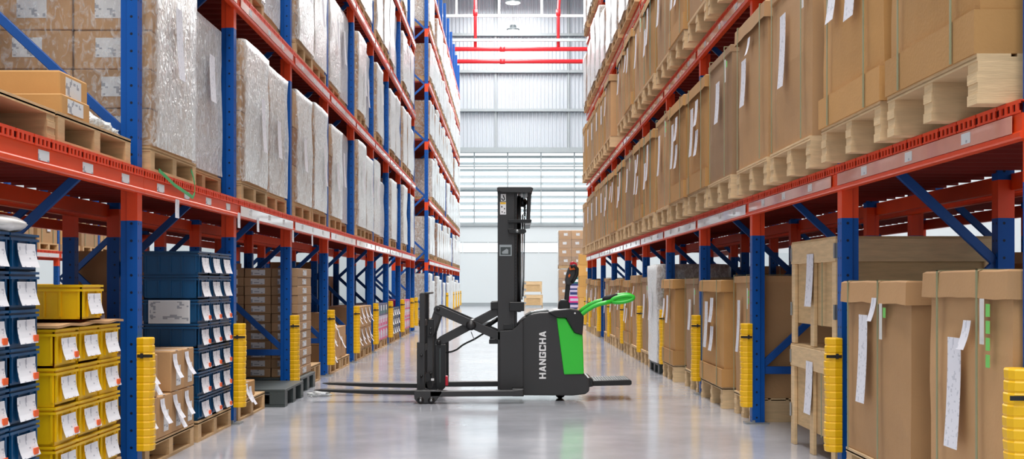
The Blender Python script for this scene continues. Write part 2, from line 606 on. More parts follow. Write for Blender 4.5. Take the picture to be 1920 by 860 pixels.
def lamp(loc, label):
    body = MB()
    for (r0, z0, r1, z1) in ((0.12, 0.22, 0.14, 0.1), (0.14, 0.1, 0.26, 0.06), (0.26, 0.06, 0.28, -0.02)):
        k = 20
        vs = [(r0 * math.cos(2 * PI * i / k), r0 * math.sin(2 * PI * i / k), z0) for i in range(k)]
        vs += [(r1 * math.cos(2 * PI * i / k), r1 * math.sin(2 * PI * i / k), z1) for i in range(k)]
        body.add(vs, [(i, (i + 1) % k, (i + 1) % k + k, i + k) for i in range(k)], 0, True)
    lens = MB().tube([(0, 0, -0.03), (0, 0, 0.0)], 0.25, 0, 20)
    p = Part('high_bay_lamp', None, [Part('lamp_body', body.mesh('lamp_body', ['lamp_grey'])), Part('lamp_lens', lens.mesh('lamp_lens', ['lamp_on'])),
                                     Part('wire', MB().tube([(0, 0, 0.2), (0, 0, 15.6 - loc[2])], 0.012, 0, 6).mesh('wire', ['steel']))])
    o = thing(p, loc, 0, label, 'lamp')
    d = bpy.data.lights.new('lamp_light', 'POINT')
    d.energy = 130
    d.shadow_soft_size = 0.25
    lo = bpy.data.objects.new('lamp_light', d)
    lo.location = (loc[0], loc[1], loc[2] - 0.35)
    COL.objects.link(lo)


lamp((0.26, 50, 11.42), 'round grey high-bay lamp hanging above the aisle, the lower of two')
lamp((0.23, 45, 11.42), 'round grey high-bay lamp at the top edge, the upper of two')

# ------------------------------------------------------------------ racks
XL, XR = 2.142, 1.93
SL = 2.513
SR = 2.575
postL = [4.65] + [7.16 + SL * k for k in range(9)] + [28.50]
postL2 = [33.5 + 2.456 * k for k in range(10)]
postR = [4.54] + [7.11 + SR * k for k in range(9)] + [29.25]
LEVL = [1.627, 3.27, 4.92, 6.54, 8.12]
LEVL2 = [1.627, 3.27, 4.92, 6.5, 8.0, 9.45]
LEVR = [1.64, 3.335, 4.99, 6.8]
BH, LIP = 0.095, 0.05
DECK = BH + LIP


def post_mesh(s, h, levels, name):
    """One hat-section post; orange bands where the beams join."""
    prof = [(0, -0.046), (0.062, -0.046), (0.066, -0.034), (0.10, -0.034), (0.10, 0.034), (0.066, 0.034), (0.062, 0.046), (0, 0.046)]
    zs = [(0.012, 0)]
    for l in levels:
        zs += [(l - 0.16, 1), (l + 0.06, 0)]
    zs.append((h, 0))
    n = len(prof)
    b = MB()
    vs = [(s * x, y, z) for z, _ in zs for x, y in prof]
    b.v = vs
    for i in range(len(zs) - 1):
        for k in range(n):
            b.f.append((i * n + k, i * n + (k + 1) % n, (i + 1) * n + (k + 1) % n, (i + 1) * n + k))
            b.m.append(zs[i][1])
            b.sm.append(False)
    b.f.append(tuple(range(n)))
    b.m.append(0); b.sm.append(False)
    b.f.append(tuple((len(zs) - 1) * n + k for k in range(n)))
    b.m.append(0); b.sm.append(False)
    return b.mesh(name, ['blue_post', 'orange'])


def deck_mesh(s, L, depth=1.0):
    """Sheet-steel deck of ribbed panels with a slotted front lip; z = 0 at the beam top."""
    b = MB()
    npan = 12
    pw = L / npan
    for i in range(npan):
        y0, y1 = i * pw + 0.006, (i + 1) * pw - 0.006
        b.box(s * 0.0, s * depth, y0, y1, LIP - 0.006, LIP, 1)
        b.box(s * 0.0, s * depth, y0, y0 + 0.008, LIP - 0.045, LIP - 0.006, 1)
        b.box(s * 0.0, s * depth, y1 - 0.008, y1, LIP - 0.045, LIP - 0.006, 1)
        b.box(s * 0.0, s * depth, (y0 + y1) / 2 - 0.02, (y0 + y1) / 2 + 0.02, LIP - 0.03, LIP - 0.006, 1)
        # slotted lip hanging over the beam
        b.box(s * -0.030, s * -0.024, y0, y1, LIP - 0.014, LIP)
        b.box(s * -0.030, s * -0.024, y0, y1, 0.0, 0.009)
        for k in range(4):
            yy = y0 + (y1 - y0) * (k + 0.5) / 4
            b.box(s * -0.030, s * -0.024, yy - 0.012, yy + 0.012, 0.009, LIP - 0.014)
        b.box(s * -0.024, s * 0.0, y0, y1, LIP - 0.006, LIP)
    return b.mesh('deck_grating', ['orange_deck', 'deck_shaded'])


def beam_mesh(s, L):
    b = MB()
    prof = [(-0.022, 0.0), (-0.030, 0.006), (-0.030, 0.022), (-0.022, 0.030), (-0.022, BH), (0.02, BH), (0.02, 0.0)]
    b.prism([(s * x, z) for x, z in prof], 0.002, L - 0.002, 'y')
    return b.mesh('beam', ['orange'])


def rear_beam_mesh(s, L):
    b = MB()
    b.box(s * 0.98, s * 1.03, 0.002, L - 0.002, 0, BH)
    return b.mesh('beam', ['orange'])


CACHE = {}


def cached(key, fn):
    if key not in CACHE:
        CACHE[key] = fn()
    return CACHE[key]


def brace_part(s, y, z0, x0, z1, x1):
    m = cached(('brace', s, round(z1 - z0, 3), x0, x1), lambda: MB().bar((s * x0, 0, 0), (s * x1, 0, z1 - z0), 0.03, 0.055).mesh('brace', ['blue'], 0.004))
    return Part('brace', m, loc=(0, y, z0))


def rack(s, xf, posts, levels, h, label, depth=1.0, front_labels=True, rear=True, cull=True, vis=lambda *a: True):
    kids = []
    lv = tuple(levels)
    pm = cached(('post', s, h, lv), lambda: post_mesh(s, h, lv, 'post'))
    bp = cached(('plate', s), lambda: MB().box(s * -0.05, s * 0.13, -0.07, 0.07, 0, 0.012).box(s * 0.0, s * 0.02, -0.06, -0.05, 0.012, 0.03).mesh('base_plate', ['steel']))
    y0 = posts[0]
    for y in posts:
        fk = [Part('post', pm, loc=(0, y - y0, 0)), Part('base_plate', bp, loc=(0, y - y0, 0)),
              Part('post', pm, loc=(s * (depth - 0.1), y - y0, 0)), Part('base_plate', bp, loc=(s * (depth - 0.1), y - y0, 0))]
        hm = cached(('hbar', s, depth), lambda: MB().box(s * 0.09, s * (depth - 0.1), -0.018, 0.018, -0.03, 0.03).mesh('brace', ['blue'], 0.004))
        if inview(s * xf, s * (xf + depth), y, y, 0.3, 0.55):
            fk.append(Part('brace', hm, loc=(0, y - y0, 0.42)))
        z = 0.46
        odd = True
        while z + 0.76 < h:
            xa, xb = (0.09, depth - 0.09) if odd else (depth - 0.09, 0.09)
            if inview(s * xf, s * (xf + depth), y, y, z, z + 0.76):
                fk.append(brace_part(s, y - y0, z, xa, z + 0.76, xb))
            z += 0.76
            odd = not odd
        kids.append(Part('upright_frame', None, fk))
    for i in range(len(posts) - 1):
        L = round(posts[i + 1] - posts[i], 3)
        yy = posts[i] - y0
        for k, l in enumerate(levels):
            if cull and not inview(s * (xf - 0.05), s * (xf + depth), posts[i], posts[i + 1], l, l + DECK):
                continue
            bm_ = cached(('beam', s, L), lambda: beam_mesh(s, L))
            sub = []
            if front_labels:
                kind = 'white_strip' if (k == 0 and posts[i] > 9.4) else 'pale_strip'
                if not (k == 0 and posts[i] < 9.4 and s < 0):
                    hold = cached(('hold', s, L, kind), lambda: MB().box(s * -0.0325, s * -0.0302, 0.07, L - 0.07, 0.012 if kind == 'white_strip' else 0.024, BH - 0.004).mesh('label_holder', [kind]))
                    sub.append(Part('label_holder', hold))
                    if posts[i] < 24 and k < 2:
                        for q in range(3):
                            tk = cached(('ticket', s), lambda: MB().box(s * -0.0345, s * -0.0327, -0.05, 0.05, 0.038, BH - 0.012).mesh('shelf_ticket', ['form']))
                            sub.append(Part('shelf_ticket', tk, loc=(0, L * (0.2 + 0.29 * q) + R.uniform(-.08, .08), 0)))
                else:
                    for q in range(4):
                        tk = cached(('sticker', s, q % 2), lambda: MB().box(s * -0.025, s * -0.0221, -0.075 + 0.02 * (q % 2), 0.075, 0.034, BH - 0.012).mesh('shelf_ticket', ['form']))
                        sub.append(Part('shelf_ticket', tk, loc=(0, L * (0.14 + 0.24 * q), 0)))
            kids.append(Part('beam', bm_, sub, loc=(0, yy, l)))
            if rear:
                kids.append(Part('beam', cached(('rbeam', s, L), lambda: rear_beam_mesh(s, L)), loc=(0, yy, l)))
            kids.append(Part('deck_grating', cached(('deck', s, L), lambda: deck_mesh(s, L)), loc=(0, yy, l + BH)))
    return thing(Part('pallet_rack', None, kids), (s * xf, y0, 0), 0, label, 'rack')


rack(-1, XL, postL, LEVL, 10.6, 'blue and orange pallet rack left of the stacker, full of film-wrapped loads')
rack(-1, XL, postL2, LEVL2, 11.0, 'farther left pallet rack beyond the cross aisle, tall blue uprights up to the pipes')
rack(1, XR, postR, LEVR, 9.0, 'blue and orange pallet rack right of the stacker, full of cardboard boxes')
rack(-1, XL + 1.25, postL[:9], LEVL[:2], 3.6, 'back-to-back pallet rack in the shade behind the left rack', front_labels=False)
rack(1, XR + 1.25, postR[:9], LEVR[:2], 3.7, 'back-to-back pallet rack in the shade behind the right rack', front_labels=False)

# ------------------------------------------------------------------ post protectors


def protector_mesh(s):
    b = MB()
    n = 15
    h = 0.66
    prof0 = [(0.005, -0.062), (-0.035, -0.066), (-0.066, -0.050), (-0.078, -0.02), (-0.078, 0.02), (-0.066, 0.050), (-0.035, 0.066), (0.005, 0.062)]
    zs = []
    for i in range(n):
        z = h * i / n
        zs += [(z + 0.002, 0.965), (z + 0.006, 1.0), (z + h / n - 0.008, 1.02), (z + h / n - 0.002, 0.965)]
    k = len(prof0)
    for (z, sc) in zs:
        wob = 1 + 0.04 * math.sin(z * 17)
        b.v += [(s * (0.0 + (x if x > 0 else x * sc * wob)), y * sc, z) for x, y in prof0]
    for i in range(len(zs) - 1):
        for j in range(k):
            b.f.append((i * k + j, i * k + (j + 1) % k, (i + 1) * k + (j + 1) % k, (i + 1) * k + j))
            b.m.append(0); b.sm.append(False)
    b.f.append(tuple(range(k))); b.m.append(0); b.sm.append(False)
    b.f.append(tuple((len(zs) - 1) * k + j for j in range(k))); b.m.append(0); b.sm.append(False)
    return b.mesh('post_protector', ['yellow'])


def prot(s, x, y, label, group=None, z=0.13):
    strap = cached(('pstrap', s), lambda: MB().box(s * -0.088, s * 0.0, -0.072, -0.064, 0.545, 0.562).box(s * -0.035, s * -0.02, -0.078, -0.07, 0.54, 0.57).mesh('strap', ['dark']))
    p = Part('post_protector', cached(('prot', s), lambda: protector_mesh(s)), [Part('strap', strap)])
    thing(p, (s * x, y, z), 0, label, 'post guard', group)


for i, y in enumerate(postL):
    if i == 0 or i > 10:
        continue
    prot(-1, XL - 0.006, y, 'ribbed yellow post protector on left rack, %s post from the camera' % ORD[i - 1])
for i in (4, 6, 7, 8, 9):
    prot(-1, XL - 0.006, postL2[i], 'small yellow post protector on the far left rack, %s post of that rack' % ORD[i])
for i, y in enumerate(postR):
    prot(1, XR - 0.006, y, 'ribbed yellow post protector on right rack, %s post from the camera' % ORD[i])

# ------------------------------------------------------------------ pallets


def pallet(w_, d_, h_, kind, mat='wood', parts=True):
    """Local frame: front at x=0, depth +x, width along y, base z=0. kind 'a': stringers with bottom boards; 'b': bare deep stringers."""
    def top():
        b = MB()
        n = 7
        # one continuous slab with board grooves
        b.box(0, d_, -w_ / 2, w_ / 2, h_ - 0.028, h_ - 0.012)
        pts = []
        for i in range(n):
            x0 = d_ * i / n + (0.012 if i else 0)
            b.box(x0, d_ * (i + 1) / n - (0.012 if i < n - 1 else 0), -w_ / 2, w_ / 2, h_ - 0.02, h_)
        return b

    def stringer(y):
        b = MB()
        if kind == 'a':
            b.box(0.0, d_, y - 0.045, y + 0.045, 0.018, h_ - 0.028)
        else:
            for k in range(4):
                z0 = (h_ - 0.028) * k / 4
                b.box(0.004 * (k % 2), d_ - 0.004 * (k % 2), y - 0.05, y + 0.05, z0, z0 + (h_ - 0.028) / 4 - 0.0)
        return b

    def bottom(x):
        return MB().box(x, x + 0.1, -w_ / 2, w_ / 2, 0, 0.018)
    ys = (-w_ / 2 + 0.05, 0, w_ / 2 - 0.05)
    if kind == 'c':
        ys = (-w_ / 2 + 0.05, w_ / 2 - 0.05)
    if not parts:
        a = MB()
        for q in [top()] + [stringer(y) for y in ys] + ([bottom(x) for x in (0, d_ - 0.1)] if kind == 'a' else []):
            o = len(a.v)
            a.v += q.v
            a.f += [tuple(i + o for i in f) for f in q.f]
            a.m += q.m
            a.sm += q.sm
        return Part('wooden_pallet', a.mesh('wooden_pallet', [mat]))
    kids = [Part('top_deck', top().mesh('top_deck', [mat]))]
    kids += [Part('stringer', stringer(y).mesh('stringer', [mat])) for y in ys]
    if kind == 'a':
        kids += [Part('bottom_board', bottom(x).mesh('bottom_board', [mat])) for x in (0, d_ / 2 - 0.05, d_ - 0.1)]
    return Part('wooden_pallet', None, kids)


PAL_A = pallet(1.08, 1.0, 0.145, 'a')
PAL_A_FAR = pallet(1.08, 1.0, 0.145, 'a', parts=False)
PAL_B = pallet(1.1, 1.0, 0.19, 'b', 'wood_pale')
PAL_B_FAR = pallet(1.1, 1.0, 0.19, 'b', 'wood_pale', parts=False)

# ------------------------------------------------------------------ papers


def sheet(name, w_, h_, mat, curl=0.02, lean=0.0, ny=1, nz=6, thick=0.0015):
    """A sheet of paper in the y-z plane facing -x, hung by its top edge at z = 0, curling outwards at its foot."""
    b = MB()
    vs, fs = [], []
    for j in range(nz + 1):
        t_ = j / nz
        x = -0.002 - curl * t_ ** 2
        for k in (0, 1):
            y = (k - 0.5) * w_ + lean * t_
            vs.append((x, y, -h_ * t_))
    for j in range(nz + 1):
        x, y0, z = vs[2 * j]
        y1 = vs[2 * j + 1][1]
    m_ = len(vs)
    vs += [(x + thick, y, z) for x, y, z in vs]
    for j in range(nz):
        a = 2 * j
        fs += [(a, a + 1, a + 3, a + 2), (a + m_, a + 2 + m_, a + 3 + m_, a + 1 + m_), (a, a + 2, a + 2 + m_, a + m_), (a + 1, a + 1 + m_, a + 3 + m_, a + 3)]
    fs += [(0, m_, m_ + 1, 1), (2 * nz, 2 * nz + 1, 2 * nz + 1 + m_, 2 * nz + m_)]
    b.add(vs, fs)
    return b.mesh(name, [mat])


SHEET = {
    'tall': sheet('paper_label', 0.17, 0.34, 'paper', 0.015, 0.006),
    'long': sheet('paper_label', 0.15, 0.46, 'paper', 0.02, -0.008),
    'half': sheet('paper_label', 0.15, 0.24, 'paper', 0.02, 0.008),
    'bit': sheet('paper_label', 0.08, 0.12, 'paper', 0.02, 0.03),
}
STICK = MB().box(-0.003, 0, -0.02, 0.02, -0.18, 0).mesh('document_strip', ['bag'])
GREENS = MB().box(-0.003, 0, -0.018, 0.018, -0.05, 0).mesh('green_sticker', ['green_dot'])

# ------------------------------------------------------------------ cardboard pallet boxes


def carton_box(w_, d_, h_, mat, tray=False, lid='cap', papers=(('tall', -0.2, 0.75),), straps=(-0.28, 0.3), strapmat='strap', greens=0, seed=0, wr=None):
    """Big strapped cardboard box; front at x=0, depth +x, width y centred, base z=0."""
    rr = random.Random(seed)
    kids = []
    # body as a softly bulged shell
    b = MB()
    nz, ny = 6, 6
    ring = []
    for i in range(ny):
        ring.append((0.0, -w_ / 2 + w_ * i / ny))
    for i in range(ny):
        ring.append((d_ * i / ny, w_ / 2))
    for i in range(ny):
        ring.append((d_, w_ / 2 - w_ * i / ny))
    for i in range(ny):
        ring.append((d_ - d_ * i / ny, -w_ / 2))
    k = len(ring)
    for j in range(nz + 1):
        t_ = j / nz
        z = h_ * t_
        for (x, y) in ring:
            u = (x - d_ / 2) / (d_ / 2)
            v = y / (w_ / 2)
            bl = 0.012 * math.sin(PI * t_) * (1 - abs(v) ** 4 if abs(u) > 0.99 else 1 - abs(u) ** 4)
            nn = 0.006 * noise.noise(Vector((x * 3 + seed, y * 3, z * 3)))
            ox = (bl + nn) * (1 if u > 0.99 else -1 if u < -0.99 else 0)
            oy = (bl + nn) * (1 if v > 0.99 else -1 if v < -0.99 else 0)
            b.v.append((x + ox + 0.012, y + oy * 0.8, z))
    for j in range(nz):
        for i in range(k):
            b.f.append((j * k + i, j * k + (i + 1) % k, (j + 1) * k + (i + 1) % k, (j + 1) * k + i))
            b.m.append(0); b.sm.append(False)
    b.f.append(tuple(range(k))); b.m.append(0); b.sm.append(False)
    b.f.append(tuple(nz * k + i for i in range(k))); b.m.append(0); b.sm.append(False)
    kids.append(Part('box_body', b.mesh('box_body', [mat])))
    if lid == 'cap':
        c = MB()
        lh = 0.10
        o = 0.018
        n = 8
        # skirt with a slightly wavy lower edge, and a top with a shallow crown
        loop = []
        for (xa, ya, xb, yb) in ((-o, -w_ / 2 - o, -o, w_ / 2 + o), (-o, w_ / 2 + o, d_ + o + 0.012, w_ / 2 + o), (d_ + o + 0.012, w_ / 2 + o, d_ + o + 0.012, -w_ / 2 - o), (d_ + o + 0.012, -w_ / 2 - o, -o, -w_ / 2 - o)):
            for i in range(n):
                loop.append((xa + (xb - xa) * i / n, ya + (yb - ya) * i / n))
        q = len(loop)
        for (z, out, wav) in ((h_ - lh, 0.006, 0.012), (h_ + 0.006, 0, 0.004), (h_ + 0.014, -0.02, 0.004)):
            for i, (x, y) in enumerate(loop):
                dx, dy = x - d_ / 2, y
                l = math.hypot(dx, dy)
                c.v.append((x + dx / l * out, y + dy / l * out, z + wav * noise.noise(Vector((x * 4, y * 4, seed)))))
        c.v.append((d_ / 2, 0, h_ + 0.012))
        for j in range(2):
            for i in range(q):
                c.f.append((j * q + i, j * q + (i + 1) % q, (j + 1) * q + (i + 1) % q, (j + 1) * q + i))
                c.m.append(0); c.sm.append(False)
        for i in range(q):
            c.f.append((2 * q + i, 2 * q + (i + 1) % q, 3 * q))
            c.m.append(0); c.sm.append(False)
        kids.append(Part('lid', c.mesh('lid', [mat])))
    else:
        c = MB()
        c.box(-0.004, d_ + 0.016, -w_ / 2 - 0.004, w_ / 2 + 0.004, h_ - 0.055, h_ + 0.006)
        kids.append(Part('lid', c.mesh('lid', [mat], 0.004)))
    if tray:
        c = MB()
        o = 0.016
        for (x0, x1, y0, y1) in ((-o, -0.004, -w_ / 2 - o, w_ / 2 + o), (d_ + 0.02, d_ + 0.02 + o, -w_ / 2 - o, w_ / 2 + o), (-0.004, d_ + 0.02, -w_ / 2 - o, -w_ / 2 - 0.008), (-0.004, d_ + 0.02, w_ / 2 + 0.008, w_ / 2 + o)):
            c.box(x0, x1, y0, y1, 0, 0.17)
        kids.append(Part('tray_rim', c.mesh('tray_rim', [mat])))
    for y in straps:
        c = MB()
        e = 0.022
        c.box(-e - 0.003, -e + 0.001, y * w_ - 0.008, y * w_ + 0.008, 0.0, h_ + 0.018)
        c.box(-e - 0.003, d_ + e + 0.012, y * w_ - 0.008, y * w_ + 0.008, h_ + 0.014, h_ + 0.018)
        kids.append(Part('strap', c.mesh('strap', [strapmat])))
    for (sh, y, z) in papers:
        kids.append(Part('paper_label', SHEET[sh], loc=(-0.026, y * w_, z * h_)))
    if greens:
        kids.append(Part('document_strip', STICK, loc=(-0.024, (straps[0] if straps else 0.2) * w_ - 0.06, h_ - 0.10)))
        for g in range(greens):
            kids.append(Part('green_sticker', GREENS, loc=(-0.024, (straps[0] if straps else 0.2) * w_ - 0.12, h_ - 0.12 - 0.066 * g)))
    return Part('cardboard_pallet_box', None, kids)


def flat_box(w_, d_, h_, mat):
    """The same box as one mesh, for those too far to show their parts."""
    b = MB()
    b.box(0.01, d_, -w_ / 2, w_ / 2, 0, h_)
    b.box(0.0, d_ + 0.01, -w_ / 2 - 0.012, w_ / 2 + 0.012, h_ - 0.09, h_ + 0.012)
    for y in (-0.28, 0.3):
        b.box(-0.004, 0.0, y * w_ - 0.012, y * w_ + 0.012, 0, h_, 2)
    b.box(-0.012, -0.006, -0.12, 0.06, h_ * 0.45, h_ * 0.8, 1)
    return Part('cardboard_pallet_box', b.mesh('cardboard_pallet_box', [mat, 'paper', 'strap']))


BOXR = [
    carton_box(1.08, 0.98, 1.04, 'tan', False, 'flat', (('long', 0.06, 0.80),), (-0.36, 0.38), seed=1, greens=2),
    carton_box(1.08, 0.98, 1.02, 'gold', True, 'cap', (('tall', -0.12, 0.82), ('half', 0.2, 0.78)), (-0.30, 0.32), seed=2),
    carton_box(1.06, 0.98, 1.05, 'tan', False, 'cap', (('tall', 0.14, 0.74), ('bit', -0.05, 0.86)), (-0.38, 0.40), seed=3),
    carton_box(1.08, 0.98, 1.00, 'gold', True, 'cap', (('long', 0.12, 0.80), ('half', -0.14, 0.84), ('half', -0.14, 0.56)), (-0.33, 0.35), seed=4),
    carton_box(1.06, 0.98, 1.03, 'greybrown', False, 'flat', (('tall', -0.08, 0.78),), (-0.35, 0.32), seed=5, greens=1),
    carton_box(1.08, 0.98, 1.03, 'gold', False, 'cap', (('long', -0.1, 0.86), ('tall', 0.16, 0.66)), (-0.32, 0.28), 'teal_strap', seed=6),
]
BOXD = ['tan cardboard box', 'golden trayed cardboard box', 'tan capped cardboard box', 'golden cardboard box with three papers', 'dull cardboard box', 'golden cardboard box, teal straps']
FLATR = [flat_box(1.06, 0.98, 1.02, 'tan'), flat_box(1.06, 0.98, 1.02, 'gold'), flat_box(1.06, 0.98, 1.02, 'greybrown')]

# ------------------------------------------------------------------ film wrapped loads


def film_shell(w_, d_, h_, mat, seed, over=0.0, amp=0.02, taper=0.0):
    b = MB()
    per, nz = 56, 18
    vs = []
    for j in range(nz + 1):
        t_ = j / nz
        z = -over + (h_ + over) * t_
        for i in range(per):
            a = 2 * PI * i / per
            ca, sa = math.cos(a), math.sin(a)
            pw = 0.10
            u = math.copysign(abs(ca) ** pw, ca)
            v = math.copysign(abs(sa) ** pw, sa)
            x = d_ / 2 + u * (d_ / 2 + 0.022)
            y = v * (w_ / 2 + 0.022)
            nv = noise.noise(Vector((x * 2.5 + seed * 3.1, y * 2.5, z * 2.2)))
            n2 = noise.noise(Vector((x * 9 + seed, y * 9, z * 5 + 2 * (x + y))))
            g = amp * (0.5 + nv) + amp * 0.5 * n2 - taper * t_
            if j == 0:
                g += 0.012 * n2
                zz = 0.004 + 0.02 * abs(noise.noise(Vector((x * 6, y * 6, seed))))
            else:
                zz = z
            l = math.hypot(u, v)
            vs.append((x + u / l * g, y + v / l * g, zz))
    # folded top
    for j in (1, 2):
        for i in range(per):
            x, y, z = vs[nz * per + i]
            f = 1 - 0.12 * j
            vs.append((d_ / 2 + (x - d_ / 2) * f, y * f, h_ + 0.014 + 0.01 * noise.noise(Vector((x * 8, y * 8, seed + j)))))
    b.v = vs
    for j in range(nz + 2):
        for i in range(per):
            b.f.append((j * per + i, j * per + (i + 1) % per, (j + 1) * per + (i + 1) % per, (j + 1) * per + i))
            b.m.append(0); b.sm.append(True)
    b.f.append(tuple((nz + 2) * per + i for i in range(per))); b.m.append(0); b.sm.append(True)
    return b.mesh('stretch_film', [mat])


def carton_mesh(x0, x1, y0, y1, h_, mat, labels=True):
    b = MB()
    b.box(x0, x1, y0, y1, 0, h_)
    me = b.mesh('carton', [mat], 0.006)
    return me


LAB_C = MB().box(-0.09, 0.09, -0.0025, 0, -0.06, 0.06).mesh('carton_label', ['form'])
LAB_C2 = MB().box(-0.09, 0.09, 0, 0.0025, -0.06, 0.06).mesh('carton_label', ['form'])


def wrapped(w_, d_, h_, layers, seed, film='film', mats=('tan',), paper=True, cols=2, parts=True):
    rr = random.Random(seed)
    kids = []
    lh = h_ / layers
    for j in range(layers):
        mt_ = mats[(j + seed) % len(mats)]
        for c in range(cols):
            x0, x1 = d_ * c / cols + 0.003, d_ * (c + 1) / cols - 0.003
            dy = rr.uniform(0, 0.012)
            sub = [Part('carton_label', LAB_C, loc=((x0 + x1) / 2 + rr.uniform(-.05, .05), -w_ / 2 + dy, lh * 0.55)),
                   Part('carton_label', LAB_C2, loc=((x0 + x1) / 2 + rr.uniform(-.05, .05), w_ / 2 - dy, lh * 0.55))]
            kids.append(Part('carton', carton_mesh(x0 + 0.004, x1, -w_ / 2 + dy, w_ / 2 - dy, lh - 0.004, mt_), sub, loc=(0, 0, lh * j)))
    kids.append(Part('stretch_film', film_shell(w_, d_, h_, film, seed)))
    if paper:
        kids.append(Part('paper_label', SHEET['long' if seed % 2 else 'tall'], loc=(-0.055, rr.uniform(-.2, .2), h_ * rr.uniform(.55, .8))))
    return Part('wrapped_carton_load', None, kids)


def wrapped_far(w_, d_, h_, seed, film, mat):
    """One mesh: cartons and the film around them."""
    fs = film_shell(w_, d_, h_, film, seed)
    b = MB()
    for j in range(4):
        b.box(0.01, d_ - 0.01, -w_ / 2 + 0.01, w_ / 2 - 0.01, h_ * j / 4, h_ * (j + 1) / 4 - 0.008, 1)
    bm = bmesh.new()
    bm.from_mesh(fs)
    m2 = b.mesh('tmp', [film, mat])
    bm.from_mesh(m2)
    me = bpy.data.meshes.new('wrapped_carton_load')
    bm.to_mesh(me)
    bm.free()
    me.materials.append(M[film])
    me.materials.append(M[mat])
    return Part('wrapped_carton_load', me)


WR = [wrapped(1.02, 0.95, 1.16, 4, 1, 'film', ('tan',)), wrapped(1.04, 0.95, 1.10, 4, 2, 'film', ('greybrown', 'tan')),
      wrapped(1.0, 0.95, 1.20, 5, 3, 'film', ('tan', 'tan')), wrapped(1.04, 0.95, 1.14, 3, 4, 'film_clear', ('tan', 'brown')),
      wrapped(1.02, 0.95, 1.05, 4, 5, 'film_white', ('tan',))]
WRD = ['film-wrapped four-layer carton load', 'film-wrapped dull carton load', 'film-wrapped five-layer carton load', 'clear-film carton load', 'milky film-wrapped load']
WF = [wrapped_far(1.02, 0.95, 1.16, 11, 'film', 'tan'), wrapped_far(1.04, 0.95, 1.08, 12, 'film_white', 'tan'),
      wrapped_far(1.0, 0.95, 1.2, 13, 'film_white', 'greybrown'), wrapped_far(0.98, 0.95, 1.0, 14, 'film', 'brown')]

LEVN = ['floor level', 'first beam level', 'second beam level', 'third beam level', 'fourth beam level', 'fifth beam level', 'sixth beam level']


def place_pair(s, xf, y, z, width, pal, load, dep, what, where, hs=1.0, room=9.0, cat='load'):
    rz = 0 if s > 0 else PI
    z += 0.002
    pgroup = lgroup = None
    hs = min(hs, (room - DECK - 0.19 - 0.08) / 1.2)
    hp = 0.145 if pal in (PAL_A, PAL_A_FAR) else 0.19
    thing(pal, (s * xf, y, z), rz, 'wooden pallet under %s, %s' % ('box' if 'box' in what else 'load', where), 'pallet', pgroup)
    thing(load, (s * (xf + 0.005), y, z + hp), rz, '%s, %s' % (what, where), cat, lgroup, (1, width, hs))


# left rack, every level above the floor
for i in range(len(postL) - 1):
    a, b_ = postL[i] + 0.05, postL[i + 1] - 0.05
    short = (b_ - a) < 1.6
    for k, l in enumerate(LEVL):
        zt = l + DECK
        slots = [0.5] if short else [0.26, 0.74]
        for q, t_ in enumerate(slots):
            y = a + (b_ - a) * t_ + (0 if short else R.uniform(-.02, .02))
            hs = R.uniform(0.95, 1.06)
            room = LEVL[k + 1] - l if k < 4 else 9
            if i == 0 and k == 0:
                continue
            if not inview(-XL, -XL, y - 0.5, y + 0.5, zt, zt + 1.3, 0):
                continue
            if R.random() < 0.03 and i > 2:
                continue
            where = 'left rack, %s, %s bay, %s' % (LEVN[k + 1], ORD[i], 'only place' if short else ('nearer place', 'farther place')[q])
            near = y < 21
            back = ((0.0, 0.09), (0.0, 0.10), (0.02, 0.03), (0.0, 0.0), (0.03, 0.11), (0.0, 0.02), (0.05, 0.10))[(i * 1 + (k // 1) * 2) % 7][q % 2] if not short else 0.04
            if k == 0 and i < 5:
                back = ((0, 0), (0.0, 0.10), (0.0, 0.04), (0.02, 0.02), (0.02, 0.11))[i][q]
            j = R.choice([0, 1, 2, 0, 2, 3, 4]) if k else R.choice([0, 1, 2, 2, 3])
            if near:
                place_pair(-1, XL - 0.02 + back, y, zt, 0.97, PAL_A, WR[j], 1, WRD[j], where, hs=hs, room=room)
            else:
                j = R.randrange(4)
                place_pair(-1, XL - 0.02 + back, y, zt, 0.97, PAL_A_FAR, WF[j], 1, 'white film-wrapped load', where, hs=hs, room=room)
# far left rack
for i in range(len(postL2) - 1):
    a, b_ = postL2[i] + 0.05, postL2[i + 1] - 0.05
    for k, l in enumerate([-DECK] + LEVL2):
        zt = l + DECK
        for q, t_ in enumerate([0.26, 0.74]):
            y = a + (b_ - a) * t_
            if not inview(-XL, -XL, y - 0.5, y + 0.5, zt, zt + 1.3, 0) or k == 6:
                continue
            if R.random() < 0.06:
                continue
            j = R.randrange(4)
            where = 'far left rack, %s, %s bay, %s' % (LEVN[k], ORD[i], ('nearer place', 'farther place')[q])
            place_pair(-1, XL - 0.02, y, zt, 1.0, PAL_A_FAR, WF[j], 1, 'small film-wrapped load', where, hs=R.uniform(.9, 1.1), room=(LEVL2[k] - (LEVL2[k - 1] if k else -DECK)))
            if k and i == 0 and q == 0:
                pass
